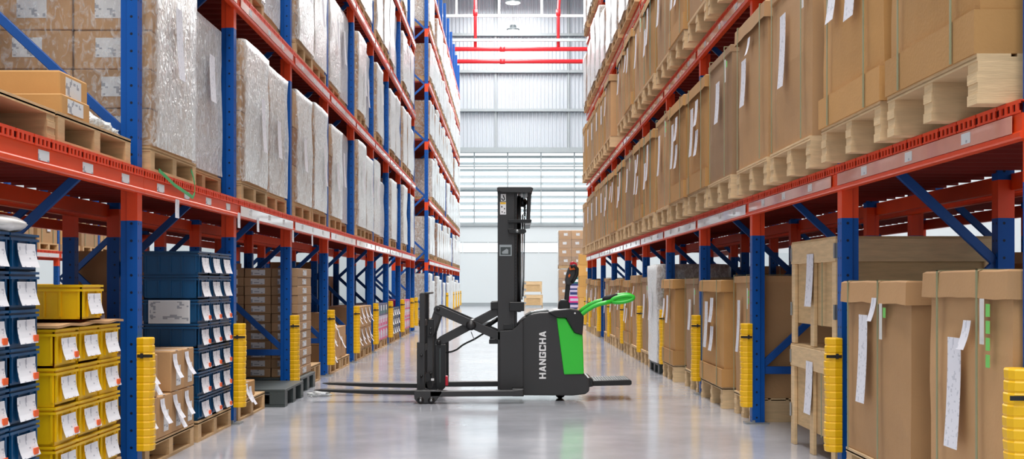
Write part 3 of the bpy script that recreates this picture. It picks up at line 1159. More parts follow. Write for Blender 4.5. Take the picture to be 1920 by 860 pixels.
# right rack: cardboard boxes on levels one and two, wrapped loads above
for i in range(len(postR) - 1):
    a, b_ = postR[i] + 0.05, postR[i + 1] - 0.05
    short = (b_ - a) < 1.7
    for k, l in enumerate(LEVR):
        zt = l + DECK
        slots = [0.5] if short else [0.255, 0.745]
        for q, t_ in enumerate(slots):
            y = a + (b_ - a) * t_
            if not inview(XR - .15, XR - .15, y - 0.5, y + 0.5, zt, zt + 1.3, 0):
                continue
            if k == 1 and i == 6 and q == 0:
                continue
            where = 'right rack, %s, %s bay, %s' % (LEVN[k + 1], ORD[i], 'only place' if short else ('nearer place', 'farther place')[q])
            if k < 2:
                j = {(1, 0, 0): 1, (1, 0, 1): 3}.get((k + 1, i, q), (i * 2 + q + k * 3) % 6 if R.random() < .7 else R.randrange(6))
                if k == 0:
                    j = {(0, 0): 1, (0, 1): 1, (1, 0): 0, (1, 1): 2, (2, 0): 4, (2, 1): 3, (3, 0): 3, (3, 1): 0}.get((i, q), j)
                if y < 22:
                    place_pair(1, XR - 0.14, y, zt, 1.0 + R.uniform(-.02, .05), PAL_B, BOXR[j], 1, BOXD[j], where, hs=R.uniform(.97, 1.05), cat='box')
                else:
                    j = R.randrange(3)
                    place_pair(1, XR - 0.14, y, zt, 1.0, PAL_B_FAR, FLATR[j], 1, 'small strapped cardboard box', where, hs=R.uniform(.95, 1.08), cat='box')
            else:
                j = R.randrange(4)
                place_pair(1, XR - 0.10, y, zt, 1.0, PAL_A_FAR, WF[j], 1, 'film-wrapped load', where, hs=R.uniform(.9, 1.1))

# ------------------------------------------------------------------ floor level, left side: crates and cartons


def crate_part(w_, d_, h_, mat, tag='tag', dots=True, extra=()):
    """Stacking crate: ribbed walls, thick rim, open top; front at x=0, depth +x."""
    b = MB()
    t_ = 0.008
    i_ = 0.012
    z1 = h_ - 0.03
    for (x0, x1, y0, y1) in ((i_, i_ + t_, -w_ / 2 + i_, w_ / 2 - i_), (d_ - i_ - t_, d_ - i_, -w_ / 2 + i_, w_ / 2 - i_), (i_, d_ - i_, -w_ / 2 + i_, -w_ / 2 + i_ + t_), (i_, d_ - i_, w_ / 2 - i_ - t_, w_ / 2 - i_)):
        b.box(x0, x1, y0, y1, 0.0, h_)
    b.box(i_, d_ - i_, -w_ / 2 + i_, w_ / 2 - i_, 0.0, 0.01)
    for q in (-0.42, -0.2, 0.2, 0.42):
        b.box(0.003, i_, q * w_ - 0.006, q * w_ + 0.006, 0.02, z1)
        b.box(d_ - i_, d_ - 0.003, q * w_ - 0.006, q * w_ + 0.006, 0.02, z1)
    for q in (0.06, 0.3, 0.5, 0.7, 0.94):
        for sy in (-1, 1):
            b.box(q * d_ - 0.005, q * d_ + 0.005, sy * (w_ / 2 - i_), sy * (w_ / 2 - 0.004), 0.02, z1)
    body = b.mesh('crate_body', [mat])
    r = MB()
    for (za, zb) in ((h_ - 0.034, h_ - 0.022), (h_ - 0.012, h_ - 0.001)):
        r.box(0, 0.02, -w_ / 2, w_ / 2, za, zb)
        r.box(d_ - 0.02, d_, -w_ / 2, w_ / 2, za, zb)
        r.box(0.02, d_ - 0.02, -w_ / 2, -w_ / 2 + 0.02, za, zb)
        r.box(0.02, d_ - 0.02, w_ / 2 - 0.02, w_ / 2, za, zb)
    kids = [Part('crate_body', body), Part('rim', r.mesh('rim', [mat]))]
    if tag:
        tw = w_ * 0.62
        tm = sheet('tag', tw, 0.105, 'tagprint', 0.022, R.uniform(-.01, .02), nz=4)
        sub = []
        if dots:
            sub = [Part('orange_sticker', MB().box(-0.026, -0.022, tw * 0.18, tw * 0.42, -0.098, -0.072).mesh('orange_sticker', ['orange_dot']))]
            if R.random() < 2:
                sub = [Part('orange_sticker', MB().box(-0.0245, -0.018, -tw * 0.42, -tw * 0.18, -0.098, -0.07).mesh('orange_sticker', ['orange_dot']))]
        kids.append(Part('tag', tm, sub, loc=(-0.003, 0, h_ - 0.045)))
    kids += list(extra)
    return Part('plastic_crate', None, kids)


CB_ = [crate_part(0.325, 0.4, 0.168, 'crate_blue') for _ in range(3)]
CB_PLAIN = crate_part(0.325, 0.4, 0.168, 'crate_blue', dots=False)
CY_ = [crate_part(0.318, 0.4, 0.184, 'crate_yellow', dots=False) for _ in range(2)] + [crate_part(0.318, 0.4, 0.184, 'crate_yellow')]
ROWT = ['top', 'second', 'third', 'fourth', 'fifth', 'sixth', 'seventh', 'bottom']


def left(p, y, z, label, cat, group=None, x=XL, scale=(1, 1, 1), rz=0.0):
    return thing(p, (-x, y, z), PI + rz, label, cat, group, scale)


# nearest stack: blue crates with tags
lp = pallet(1.0, 1.0, 0.14, 'a')
left(lp, 5.23, 0.0, 'wooden pallet under the tagged blue crates at the camera end of left rack', 'pallet')
for c, (y, nm) in enumerate(((5.46, 'beside the yellow crates'), (5.12, 'one column nearer the camera'))):
    for r in range(7):
        k = 6 - r
        left(CB_[R.randrange(3)] if k > 1 else CB_PLAIN, y, 0.142 + 0.169 * r, 'tagged blue crate, %s from top, in the column %s' % (ORD[k], nm), 'crate', rz=R.uniform(-.01, .01))


def blob(sx, sy, sz, mat, name, seed, n=20, m_=12, amp=0.18):
    b = MB()
    for j in range(m_ + 1):
        ph = PI * j / m_
        for i in range(n):
            th = 2 * PI * i / n
            p = Vector((math.sin(ph) * math.cos(th), math.sin(ph) * math.sin(th), math.cos(ph)))
            g = 1 + amp * noise.noise(p * 2.2 + Vector((seed, 0, 0))) + amp * 0.4 * noise.noise(p * 6 + Vector((0, seed, 0)))
            z = max(p.z * g, -0.75)
            b.v.append((p.x * g * sx, p.y * g * sy, (z + 0.75) * sz))
    for j in range(m_):
        for i in range(n):
            b.f.append((j * n + i, j * n + (i + 1) % n, (j + 1) * n + (i + 1) % n, (j + 1) * n + i))
            b.m.append(0); b.sm.append(True)
    return b.mesh(name, [mat])


bagm = Part('plastic_bag', blob(0.17, 0.32, 0.045, 'bag', 'plastic_bag', 3))
thing(bagm, (-XL - 0.14, 5.30, 1.327), 0, 'crumpled white plastic bag lying on top of the nearest blue crates', 'bag')

# yellow crates, three columns of four, a cardboard sheet and one more crate
yp = pallet(1.02, 1.0, 0.14, 'a')
left(yp, 6.31, 0.0, 'wooden pallet under the stacked yellow crates', 'pallet')
for c, y in enumerate((5.985, 6.31, 6.635)):
    for r in range(4):
        k = 3 - r
        left(CY_[R.choice([0, 1, 2])], y, 0.142 + 0.186 * r, 'yellow plastic crate, %s row down, %s of three columns counted from the blue crates' % (ORD[k], ORD[c]), 'crate', rz=R.uniform(-.012, .012))
cs = MB()
nn = 16
for i in range(nn):
    y0, y1 = -0.5 + i / nn, -0.5 + (i + 1) / nn
    za, zb = 0.004 * math.sin(i * 1.1), 0.004 * math.sin((i + 1) * 1.1)
    cs.add([(-0.015, y0, za), (0.42, y0, za), (0.42, y1, zb), (-0.015, y1, zb), (-0.015, y0, za + 0.012), (0.42, y0, za + 0.012), (0.42, y1, zb + 0.012), (-0.015, y1, zb + 0.012)],
           [(0, 3, 2, 1), (4, 5, 6, 7), (0, 1, 5, 4), (1, 2, 6, 5), (2, 3, 7, 6), (3, 0, 4, 7)])
left(Part('cardboard_sheet', cs.mesh('cardboard_sheet', ['tan'])), 6.31, 0.893, 'wavy tan cardboard sheet lying across the yellow crate stack', 'cardboard')
left(CY_[0], 6.36, 0.912, 'single yellow plastic crate on top of the cardboard sheet', 'crate')


def carton_part(w_, d_, h_, mat, labels='form', tag=0, flaps=True):
    b = MB()
    b.box(0, d_, -w_ / 2, w_ / 2, 0, h_)
    kids = [Part('box_body', b.mesh('box_body', [mat], 0.006))]
    tp = MB()
    tp.box(-0.0015, d_ + 0.0015, -0.022, 0.022, h_ - 0.04 if False else h_ - 0.0005, h_ + 0.001)
    kids.append(Part('tape', tp.mesh('tape', ['bag'])))
    if labels:
        kids.append(Part('carton_label', MB().box(-0.002, 0.001, -w_ * 0.30, w_ * 0.08, h_ * 0.12, h_ * 0.62).mesh('carton_label', [labels])))
    for t_ in range(tag):
        kids.append(Part('hanging_tag', sheet('hanging_tag', min(0.09, w_ * .4), 0.15, 'paper', 0.055, R.uniform(-.03, .03), nz=4), loc=(-0.002, w_ * (0.22 - 0.3 * t_), h_ * (0.92 - 0.25 * t_))))
    return Part('carton', None, kids)


back = MB()
back.box(0, 0.5, -0.4, 0.4, 0, 0.28)
thing(Part('carton', None, [Part('box_body', back.mesh('box_body', ['brown'], 0.006)), Part('tape', MB().box(-0.001, 0.5, -0.02, 0.02, 0.2805, 0.282).mesh('tape', ['bag']))]), (-2.62, 6.64, 0.908), PI / 2 * 0 + PI,
      'brown carton behind the single yellow crate', 'carton', None, (1, 0.2 / 0.8, 1))

# second bay: tagged cartons, then blue crates with a big form
left(pallet(1.14, 1.0, 0.145, 'a'), 7.83, 0, 'wooden pallet under the tagged tan cartons beside yellow protector', 'pallet')
CT = [carton_part(0.28, 0.42, 0.26, 'tan', 'form', 1) for _ in range(2)] + [carton_part(0.28, 0.42, 0.26, 'tan', 'form', 2)]
for c, y in enumerate((7.39, 7.68, 7.97, 8.26)):
    left(CT[c % 3], y, 0.147, 'tagged tan carton, lower row, %s along from the first yellow protector' % ORD[c], 'carton')
for c, y in ((0, 7.39), (2, 7.97), (3, 8.26)):
    left(CT[2 if c == 0 else c % 2], y, 0.410, 'tagged tan carton, upper row, %s' % {0: 'the one against the first yellow protector', 2: 'middle one beside the gap', 3: 'the one next to the blue crates'}[c], 'carton')
left(pallet(1.02, 1.0, 0.145, 'a'), 9.02, 0, 'wooden pallet under the blue crates, beside second yellow protector', 'pallet')
form = Part('shipping_form', None)
fm = MB()
fm.box(-0.002, 0.001, -0.143, 0.143, 0, 0.2)
for c, y in enumerate((8.70, 9.035, 9.37)):
    for r in range(7):
        k = 6 - r
        p = CB_[R.randrange(3)] if k > 1 else CB_PLAIN
        if c == 0 and r == 4:
            # printed form taped over the side facing the camera
            pl = MB()
            pl.box(0.06, 0.35, 0.1660, 0.1672, 0.002, 0.164, 0)
            pl2 = MB()
            pl2.box(0.07, 0.34, 0.1673, 0.168, 0.012, 0.154, 0)
            p = crate_part(0.325, 0.4, 0.168, 'crate_blue', extra=(Part('shipping_form', pl.mesh('shipping_form', ['white_paint']), [Part('form_print', pl2.mesh('form_print', ['form']))]),))
        left(p, y, 0.147 + 0.169 * r, 'blue crate, %s from top, %s column past the tan cartons' % (ORD[k], ORD[c]), 'crate', rz=R.uniform(-.01, .01))

# third bay: low pallet with a small carton, black pallets with flat cartons
left(pallet(1.08, 1.0, 0.15, 'a'), 10.32, 0, 'nearly empty wooden pallet with one small carton beside second yellow protector', 'pallet')
left(carton_part(0.5, 0.42, 0.13, 'gold', None, 2), 10.28, 0.152, 'small flat carton with two tags on the nearly empty pallet', 'carton', x=XL + 0.02)


def black_pallet(w_, d_, h_):
    b = MB()
    b.box(0, d_, -w_ / 2, w_ / 2, h_ - 0.025, h_)
    top = b.mesh('top_deck', ['black_plastic'], 0.004)
    kids = [Part('top_deck', top)]
    for y in (-w_ / 2 + 0.07, 0, w_ / 2 - 0.07):
        for x in (0.0, d_ / 2 - 0.07, d_ - 0.14):
            kids.append(Part('block', MB().box(x, x + 0.14, y - 0.07, y + 0.07, 0.02, h_ - 0.025).mesh('block', ['black_plastic'], 0.004)))
    for y in (-w_ / 2 + 0.07, 0, w_ / 2 - 0.07):
        kids.append(Part('runner', MB().box(0, d_, y - 0.07, y + 0.07, 0, 0.02).mesh('runner', ['black_plastic'])))
    return Part('plastic_pallet', None, kids)


left(black_pallet(1.0, 0.9, 0.16), 11.45, 0, 'empty black plastic pallet jutting into the aisle beside the third protector', 'pallet', x=1.98)
left(black_pallet(0.92, 1.15, 0.16), 12.74, 0, 'black plastic pallet under the flat cartons, just beyond the third yellow protector', 'pallet', x=2.06)
flat = MB()
flat.box(0, 0.265, -0.42, 0.42, 0, 0.09)
flatm = flat.mesh('box_body', ['greybrown'], 0.004)
fl1 = MB().box(0.06, 0.20, 0.42, 0.4225, 0.018, 0.075).mesh('carton_label', ['form'])
fl1b = MB().box(-0.0025, 0, -0.1, 0.12, 0.018, 0.075).mesh('carton_label', ['form'])
FC = Part('flat_carton', None, [Part('box_body', flatm), Part('carton_label', fl1), Part('carton_label', fl1b)])
for c in range(4):
    for r in range(12):
        left(FC, 12.765 + R.uniform(-.01, .01), 0.162 + 0.0915 * r, 'flat labelled carton past third protector, %s from top, %s column from aisle' % (ORD[11 - r], ORD[c]), 'carton', x=2.10 + 0.272 * c + R.uniform(0, .006))
left(pallet(0.78, 0.9, 0.2, 'a'), 13.72, 0, 'empty-fronted wooden pallet between third and fourth yellow protectors', 'pallet')
left(carton_part(0.66, 0.5, 0.5, 'brown', None, 0), 13.74, 0.202, 'brown carton set back on the pallet between third and fourth protectors', 'carton', x=2.42)
# fourth to eighth bays
left(pallet(0.95, 0.9, 0.145, 'a'), 15.35, 0, 'wooden pallet under the white-tagged slim boxes past the fourth protector', 'pallet')
left(pallet(0.75, 0.9, 0.145, 'a'), 16.35, 0, 'wooden pallet under the plain tan carton past the fourth protector', 'pallet')
for r in range(3):
    left(carton_part(0.3, 0.35, 0.2, 'tan', 'paper', 2), 15.1, 0.147 + 0.201 * r, 'slim tan box covered in white tags, %s of three, past fourth protector' % ('bottom', 'middle', 'top')[r], 'carton')
left(carton_part(1.05, 0.5, 0.40, 'tan', None, 2), 15.95, 0.147, 'wide tan carton with two hanging tags, past the fourth protector', 'carton', x=XL + 0.02)
left(carton_part(0.8, 0.4, 0.55, 'brown', None, 0), 16.1, 0.147, 'tall brown carton behind the wide tan carton past fourth protector', 'carton', x=2.68)
left(carton_part(0.6, 0.38, 0.3, 'brown', None, 0), 16.1, 0.70, 'brown carton on top of the tall brown one past fourth protector', 'carton', x=2.70)
left(pallet(0.95, 0.9, 0.145, 'a'), 17.95, 0, 'wooden pallet under tagged tan cartons past fifth protector, nearer half', 'pallet')
left(pallet(0.95, 0.9, 0.145, 'a'), 19.0, 0, 'wooden pallet under tagged tan cartons past fifth protector, farther half', 'pallet')
C5 = carton_part(0.44, 0.5, 0.31, 'tan', None, 2)
for c in range(4):
    for r in range(2):
        left(C5, 17.75 + 0.48 * c, 0.147 + 0.312 * r, 'tan carton with white tags past fifth protector, %s row, %s along' % (('lower', 'upper')[r], ORD[c]), 'carton')


def retail(w_, d_, h_, a, b_):
    m_ = MB()
    m_.box(0, d_, -w_ / 2, w_ / 2, 0, h_)
    return Part('product_box', None, [Part('box_body', m_.mesh('box_body', [a], 0.004)), Part('printed_band', MB().box(-0.002, 0, -w_ * .4, w_ * .4, h_ * .15, h_ * .7).mesh('printed_band', [b_])),
                                      Part('price_tag', MB().box(-0.004, -0.002, -w_ * .1, w_ * .35, h_ * .4, h_ * .85).mesh('price_tag', ['paper']))])


left(pallet(1.0, 0.9, 0.145, 'a'), 20.35, 0, 'wooden pallet under blue and pink boxes past sixth protector, nearer', 'pallet')
left(pallet(1.0, 0.9, 0.145, 'a'), 21.5, 0, 'wooden pallet under blue and pink boxes past sixth protector, farther', 'pallet')
RT = [retail(0.42, 0.45, 0.205, 'pink', 'lilac'), retail(0.42, 0.45, 0.205, 'lilac', 'pink'), retail(0.42, 0.45, 0.205, 'navy', 'teal')]
for c in range(5):
    for r in range(3):
        left(RT[r], 20.1 + 0.44 * c, 0.147 + 0.207 * r, '%s product box past sixth protector, %s row, %s along' % (('pink', 'lilac', 'navy')[r], ('bottom', 'middle', 'top')[r], ORD[c]), 'box')
left(pallet(1.0, 0.9, 0.145, 'a'), 22.9, 0, 'wooden pallet under blue crates past seventh protector, nearer', 'pallet')
left(pallet(1.0, 0.9, 0.145, 'a'), 24.0, 0, 'wooden pallet under blue crates past seventh protector, farther', 'pallet')
for c in range(5):
    for r in range(3):
        left(CB_PLAIN, 22.65 + 0.41 * c, 0.147 + 0.169 * r, 'small blue crate past seventh protector, %s row, %s along' % (('bottom', 'middle', 'top')[r], ORD[c]), 'crate', scale=(1, 1.2, 1))
left(pallet(1.0, 0.9, 0.145, 'a'), 25.4, 0, 'wooden pallet under pink boxes past eighth protector, nearer', 'pallet')
left(pallet(1.0, 0.9, 0.145, 'a'), 26.5, 0, 'wooden pallet under pink boxes past eighth protector, farther', 'pallet')
for c in range(5):
    for r in range(3):
        left(RT[(0, 1, 0)[r]], 25.1 + 0.45 * c, 0.147 + 0.207 * r, '%s product box past eighth protector, %s row, %s along' % (('pink', 'lilac', 'pink')[r], ('bottom', 'middle', 'top')[r], ORD[c]), 'box')
# shaded loads on the floor under the rack behind
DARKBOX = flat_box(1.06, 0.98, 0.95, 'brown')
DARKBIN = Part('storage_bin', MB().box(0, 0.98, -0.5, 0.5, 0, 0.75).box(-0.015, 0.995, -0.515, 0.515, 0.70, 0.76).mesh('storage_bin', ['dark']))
for i in range(0, 8):
    for q, t_ in enumerate((0.27, 0.74)):
        y = postL[i] + SL * t_
        if i == 0 and q == 0:
            continue
        if i in (4, 5) and q == 1:
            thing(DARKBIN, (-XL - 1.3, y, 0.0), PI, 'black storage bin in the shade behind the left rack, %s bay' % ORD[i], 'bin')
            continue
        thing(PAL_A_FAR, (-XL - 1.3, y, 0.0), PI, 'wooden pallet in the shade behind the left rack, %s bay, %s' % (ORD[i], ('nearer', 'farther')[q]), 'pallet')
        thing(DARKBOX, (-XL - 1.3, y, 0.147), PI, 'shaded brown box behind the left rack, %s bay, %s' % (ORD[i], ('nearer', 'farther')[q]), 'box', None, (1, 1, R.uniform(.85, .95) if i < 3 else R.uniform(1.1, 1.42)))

# first bay, first beam level: two pallets with flat cartons and crumpled bags
zb = LEVL[0] + DECK + 0.002
left(pallet(1.12, 1.0, 0.15, 'c'), 5.26, zb, 'bare wooden pallet at the camera end of left rack first beam level', 'pallet', x=XL + 0.0)
left(pallet(1.14, 1.0, 0.15, 'a'), 6.42, zb, 'wooden pallet carrying flat golden cartons, left rack first beam level', 'pallet', x=XL + 0.0)
g1 = Part('flat_carton', None, [Part('box_body', boxm('box_body', 'gold', 0, 0.62, -0.2, 0.2, 0, 0.1, 0.006)), Part('carton_label', MB().box(-0.002, 0, -0.1, 0.12, 0.015, 0.085).mesh('carton_label', ['form']))])
left(g1, 6.16, zb + 0.152, 'flat golden carton, lower of the two on the pallet beside the first post', 'carton', x=XL + 0.02)
left(g1, 6.30, zb + 0.254, 'flat golden carton, upper of the two on the pallet beside the first post', 'carton', x=XL + 0.08, scale=(1.1, 1.0, 1.35))
for i, (y, x, sx) in enumerate(((6.58, 2.27, 0.95), (6.78, 2.25, 0.75), (6.93, 2.24, 0.5))):
    thing(Part('plastic_bag', blob(0.09, 0.11, 0.055, 'film_white', 'plastic_bag', 9 + i, amp=0.45)), (-x, y, zb + 0.153), 0.4 * i, 'crumpled clear bag on the pallet beside the first post, %s from the cartons' % ORD[i], 'bag', None, (sx, sx, sx))
# loop of green strapping hanging over the beam
pts = [px(288, 322, 7.35), px(303, 334, 7.5), px(325, 350, 7.7), px(350, 363, 7.95), px(372, 373, 8.15), px(378, 365, 8.2), px(376, 348, 8.2), px(368, 331, 8.15), px(362, 322, 8.1)]
ys = [7.35, 7.5, 7.7, 7.95, 8.15, 8.2, 8.2, 8.15, 8.1]
rb = MB()
vs = []
for (x, z), y in zip(pts, ys):
    vs += [(-XL + 0.055, y, z), (-XL + 0.055, y + 0.004, z + 0.022), (-XL + 0.058, y, z), (-XL + 0.058, y + 0.004, z + 0.022)]
fs = []
for i in range(len(pts) - 1):
    a = 4 * i
    fs += [(a, a + 1, a + 5, a + 4), (a + 2, a + 6, a + 7, a + 3), (a, a + 4, a + 6, a + 2), (a + 1, a + 3, a + 7, a + 5)]
rb.add(vs, fs)
thing(Part('packing_strap', rb.mesh('packing_strap', ['green_strap'])), (0, 0, 0), 0, 'loop of green packing strap hanging over the left rack beam', 'strap')
TAGH = sheet('hanging_tag', 0.09, 0.12, 'paper', 0.004, 0.02, nz=3)
for i, (y, z) in enumerate(((7.85, 1.64), (9.66, 1.66), (10.4, 1.66), (12.1, 1.63), (13.3, 1.63))):
    left(Part('hanging_tag', TAGH), y, z, 'small white tag hanging below the left rack beam, %s from the camera' % ORD[i], 'tag', x=XL - 0.034)
# scrap of film on the floor by the black pallet
thing(Part('film_scrap', blob(0.11, 0.07, 0.028, 'film_white', 'film_scrap', 21, amp=0.6)), (-1.84, 12.03, 0.0), 0.5, 'crumpled scrap of clear film on the floor by the black pallets', 'scrap')

# ------------------------------------------------------------------ floor level, right side


def right(p, y, z, label, cat, x=1.9, group=None, scale=(1, 1, 1), rz=0.0):
    return thing(p, (x, y, z), rz, label, cat, group, scale)


RB1 = carton_box(0.90, 0.98, 0.95, 'tan', False, 'cap', (('long', 0.06, 0.72), ('bit', -0.1, 0.80)), (-0.20, 0.30), greens=4, seed=31)
RB2 = carton_box(1.08, 0.98, 0.91, 'tan', False, 'cap', (('long', 0.10, 0.82), ('bit', -0.08, 0.92)), (-0.12, 0.38), greens=1, seed=32)
for p, y, wd, nm in ((RB1, 5.08, 0.94, 'nearest tan cardboard box with four green stickers'), (RB2, 6.34, 1.06, 'tan cardboard box with a long paper, second from the camera')):
    right(pallet(min(wd, 0.92) if y < 5.5 else wd, 1.0, 0.19, 'b', 'wood_pale'), y + (0.02 if y < 5.5 else 0), 0, 'wooden pallet under the %s' % nm, 'pallet')
    right(p, y, 0.192, '%s on the right floor' % nm, 'box')


def wood_crate(w_, d_, h_, feet):
    """Plywood crate: sheets, battens, corner irons; front at x=0."""
    kids = [Part('panel', boxm('panel', 'ply', 0.025, d_ - 0.025, -w_ / 2 + 0.025, w_ / 2 - 0.025, feet, h_ - 0.01))]
    for y in (-w_ / 2 + 0.045, 0.0, w_ / 2 - 0.045):
        for x0 in (0.0, d_ - 0.025):
            kids.append(Part('batten', boxm('batten', 'wood_pale', x0, x0 + 0.024, y - 0.045, y + 0.045, 0, h_ - 0.14, 0.003)))
    for x0 in (-0.004, d_ - 0.022):
        kids.append(Part('top_rail', boxm('top_rail', 'wood_pale', x0, x0 + 0.026, -w_ / 2, w_ / 2, h_ - 0.14, h_, 0.003)))
    for sy in (-1, 1):
        for x in (0.06, d_ - 0.06):
            kids.append(Part('batten', boxm('batten', 'wood_pale', x - 0.045, x + 0.045, sy * w_ / 2 - (0.024 if sy > 0 else 0), sy * w_ / 2 + (0.024 if sy < 0 else 0), feet, h_ - 0.14, 0.003)))
        kids.append(Part('top_rail', boxm('top_rail', 'wood_pale', 0.03, d_ - 0.03, sy * w_ / 2 - 0.024 * (sy > 0), sy * w_ / 2 + 0.024 * (sy < 0), h_ - 0.14, h_, 0.003)))
        for z in (h_ - 0.12, feet + 0.05):
            kids.append(Part('corner_iron', MB().box(-0.008, 0.09, sy * (w_ / 2 + 0.003), sy * (w_ / 2 - 0.003), z, z + 0.09).box(-0.008, -0.003, sy * (w_ / 2 + 0.003), sy * (w_ / 2 - 0.03), z, z + 0.09).mesh('corner_iron', ['steel'])))
    kids.append(Part('lid', boxm('lid', 'ply', 0.0, d_, -w_ / 2, w_ / 2, h_, h_ + 0.012)))
    return Part('wooden_crate', None, kids + [Part('paper_label', SHEET['tall'], loc=(-0.008, 0.02, h_ * 0.88)), Part('strap', MB().box(-0.003, 0.0, -0.262, -0.248, feet, h_).mesh('strap', ['strap']))])


WCR = wood_crate(1.14, 1.0, 0.68, 0.14)
right(WCR, 7.93, 0.0, 'lower of two stacked plywood crates beside the yellow post protector', 'crate', x=1.97)
right(WCR, 7.93, 0.695, 'upper of two stacked plywood crates beside the blue post', 'crate', x=1.975)
RIGHTS = [(10.145, 0.75, 1.95, 0, 1.0), (11.4, 1.18, 1.9, 1, 0.96), (12.85, 0.9, 1.93, 4, 1.0), (14.22, 0.95, 1.87, 3, 1.0)]
for k, (y, wd, x, j, hh) in enumerate(RIGHTS):
    nm = ('narrow tan box behind the third right post', 'golden box with three white papers, second past the third right post', 'dull tan box next after the fourth right post', 'golden trayed box before the film-wrapped stack')[k]
    jj = (0, 3, 4, 1)[k]
    right(pallet(wd, 1.0, 0.19, 'b', 'wood_pale'), y, 0, 'wooden pallet under the %s' % nm, 'pallet', x=x)
    right(BOXR[jj], y, 0.192, '%s, right floor' % nm, 'box', x=x + 0.005, scale=(1, wd / 1.08, 0.93))
right(black_pallet(1.0, 0.9, 0.12), 15.45, 0, 'black plastic pallet under the tall film-wrapped stack on the right floor', 'pallet', x=1.86)
right(wrapped(0.95, 0.85, 1.2, 5, 8, 'film_white', ('greybrown',)), 15.45, 0.13, 'tall white film-wrapped stack standing among cardboard boxes on the right floor', 'load', x=1.86)
k = 0
for y, wd, j in ((16.72, 1.0, 4), (18.04, 1.04, 2), (19.22, 1.06, 3), (20.64, 1.06, 1), (21.84, 1.06, 2), (23.2, 1.0, 0), (25.80, 1.04, 5), (26.95, 1.0, 1), (28.45, 1.1, 2)):
    far = y > 22
    nm = '%s cardboard box past the film-wrapped stack on right floor' % ORD[k]
    right(PAL_B if not far else PAL_B_FAR, y, 0, 'wooden pallet under the %s' % nm, 'pallet', x=1.88, scale=(1, wd / 1.1, 1))
    right(BOXR[j], y, 0.192, 'strapped %s' % nm, 'box', x=1.89, scale=(1, wd / 1.08, R.uniform(.90, .97)))
    k += 1
# shaded loads behind, right
for i in range(1, 8):
    for q, t_ in enumerate((0.27, 0.74)):
        y = postR[i] + SR * t_
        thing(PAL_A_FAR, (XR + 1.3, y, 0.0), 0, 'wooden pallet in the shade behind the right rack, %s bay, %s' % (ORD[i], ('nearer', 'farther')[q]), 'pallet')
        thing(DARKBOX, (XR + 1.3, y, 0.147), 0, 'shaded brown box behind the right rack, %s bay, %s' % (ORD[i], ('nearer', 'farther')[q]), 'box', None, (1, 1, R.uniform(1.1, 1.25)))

# ------------------------------------------------------------------ things at the far end of the hall
fs_ = wrapped(1.15, 1.15, 1.62, 4, 17, 'film_clear', ('tan', 'greybrown'))
for i, z in enumerate((0.15, 1.955)):
    thing(PAL_A_FAR, (2.42, 57.4, z - 0.148 + 0.002 * i), 0, 'wooden pallet under the %s tall stack by the far wall' % ('lower', 'upper')[i], 'pallet', None, (1.1, 1.1, 1))
    thing(fs_, (2.42, 57.4, z), 0, 'tall film-wrapped stack by the far wall, %s of the two' % ('lower', 'upper')[i], 'load')
thing(pallet(0.9, 0.9, 0.145, 'a', parts=False), (1.93, 33.3, 0), 0, 'wooden pallet under the amber cartons past the right rack', 'pallet')
AMB = Part('carton', None, [Part('box_body', boxm('box_body', 'amber', 0, 0.44, -0.3, 0.3, 0, 0.29, 0.006)), Part('carton_label', MB().box(0.2, 0.34, -0.303, -0.3, 0.12, 0.22).mesh('carton_label', ['paper']))])
for r in range(6):
    thing(AMB, (1.93 + 0.02 * (r % 2), 33.2, 0.148 + 0.292 * r), 0, 'amber carton past the end of the right rack, %s from the floor' % ORD[r], 'carton')
thing(pallet(0.9, 0.9, 0.145, 'a', parts=False), (2.36, 47.0, 0), 0, 'wooden pallet under the navy and pink boxes near far wall', 'pallet')
FRT = [Part('product_box', None, [Part('box_body', boxm('box_body', c, 0, 0.42, -0.3, 0.3, 0, 0.24, 0.004)), Part('printed_band', MB().box(0.05, 0.37, -0.303, -0.3, 0.06, 0.16).mesh('printed_band', [d]))]) for c, d in (('navy', 'lilac'), ('pink', 'lilac'), ('lilac', 'navy'), ('teal', 'white_paint'))]
for c in range(2):
    for r in range(5):
        thing(FRT[(r + c) % 3] if r < 4 else FRT[3], (2.36 + 0.43 * c, 46.9, 0.148 + 0.242 * r), 0, 'far %s product box near the far wall, %s from the floor, %s column' % (('navy', 'pink', 'lilac')[(r + c) % 3] if r < 4 else 'teal', ORD[r], ORD[c]), 'box')
FWC = wood_crate(0.8, 0.86, 0.55, 0.1)
for i, z in enumerate((0.0, 0.63)):
    o = thing(FWC, (1.22 - 0.40, 57.6, z), PI / 2 * 0, '%s pale wooden crate by the far wall behind the stacker mast' % ('lower', 'upper')[i], 'crate', None, (1.0 - 0.04 * i, 1, 1.05))

# rack across the neighbouring aisle, seen through the gaps on the left
rack(-1, 9.2, [20.2, 22.7, 25.2, 27.7, 30.2], [1.627], 3.2, 'distant pallet rack across the next aisle, seen through the left rack', cull=False)
for i in range(8):
    y = 20.85 + 1.25 * i
    thing(PAL_A_FAR, (-9.18, y, 1.627 + DECK + 0.002), PI, 'pallet on the distant rack across next aisle, %s from the camera' % ORD[i], 'pallet')
    thing(FLATR[i % 3], (-9.2, y, 1.627 + DECK + 0.149), PI, 'cardboard box on the distant rack across next aisle, %s from the camera' % ORD[i], 'box', None, (1, 1, 0.5 + 0.2 * (i % 3)))
    thing(Part('storage_bin', cached('ybin', lambda: MB().box(0, 0.8, -0.45, 0.45, 0, 1.1).mesh('storage_bin', ['yellow']))), (-9.25, y, 0), PI, 'yellow bin under the distant rack across next aisle, %s from the camera' % ORD[i], 'bin')

# ------------------------------------------------------------------ the reach stacker
RX, RY = -0.1, 11.84


def Q(u, v, d=11.5):
    x, z = px(u, v, d)
    return (x - RX, z)


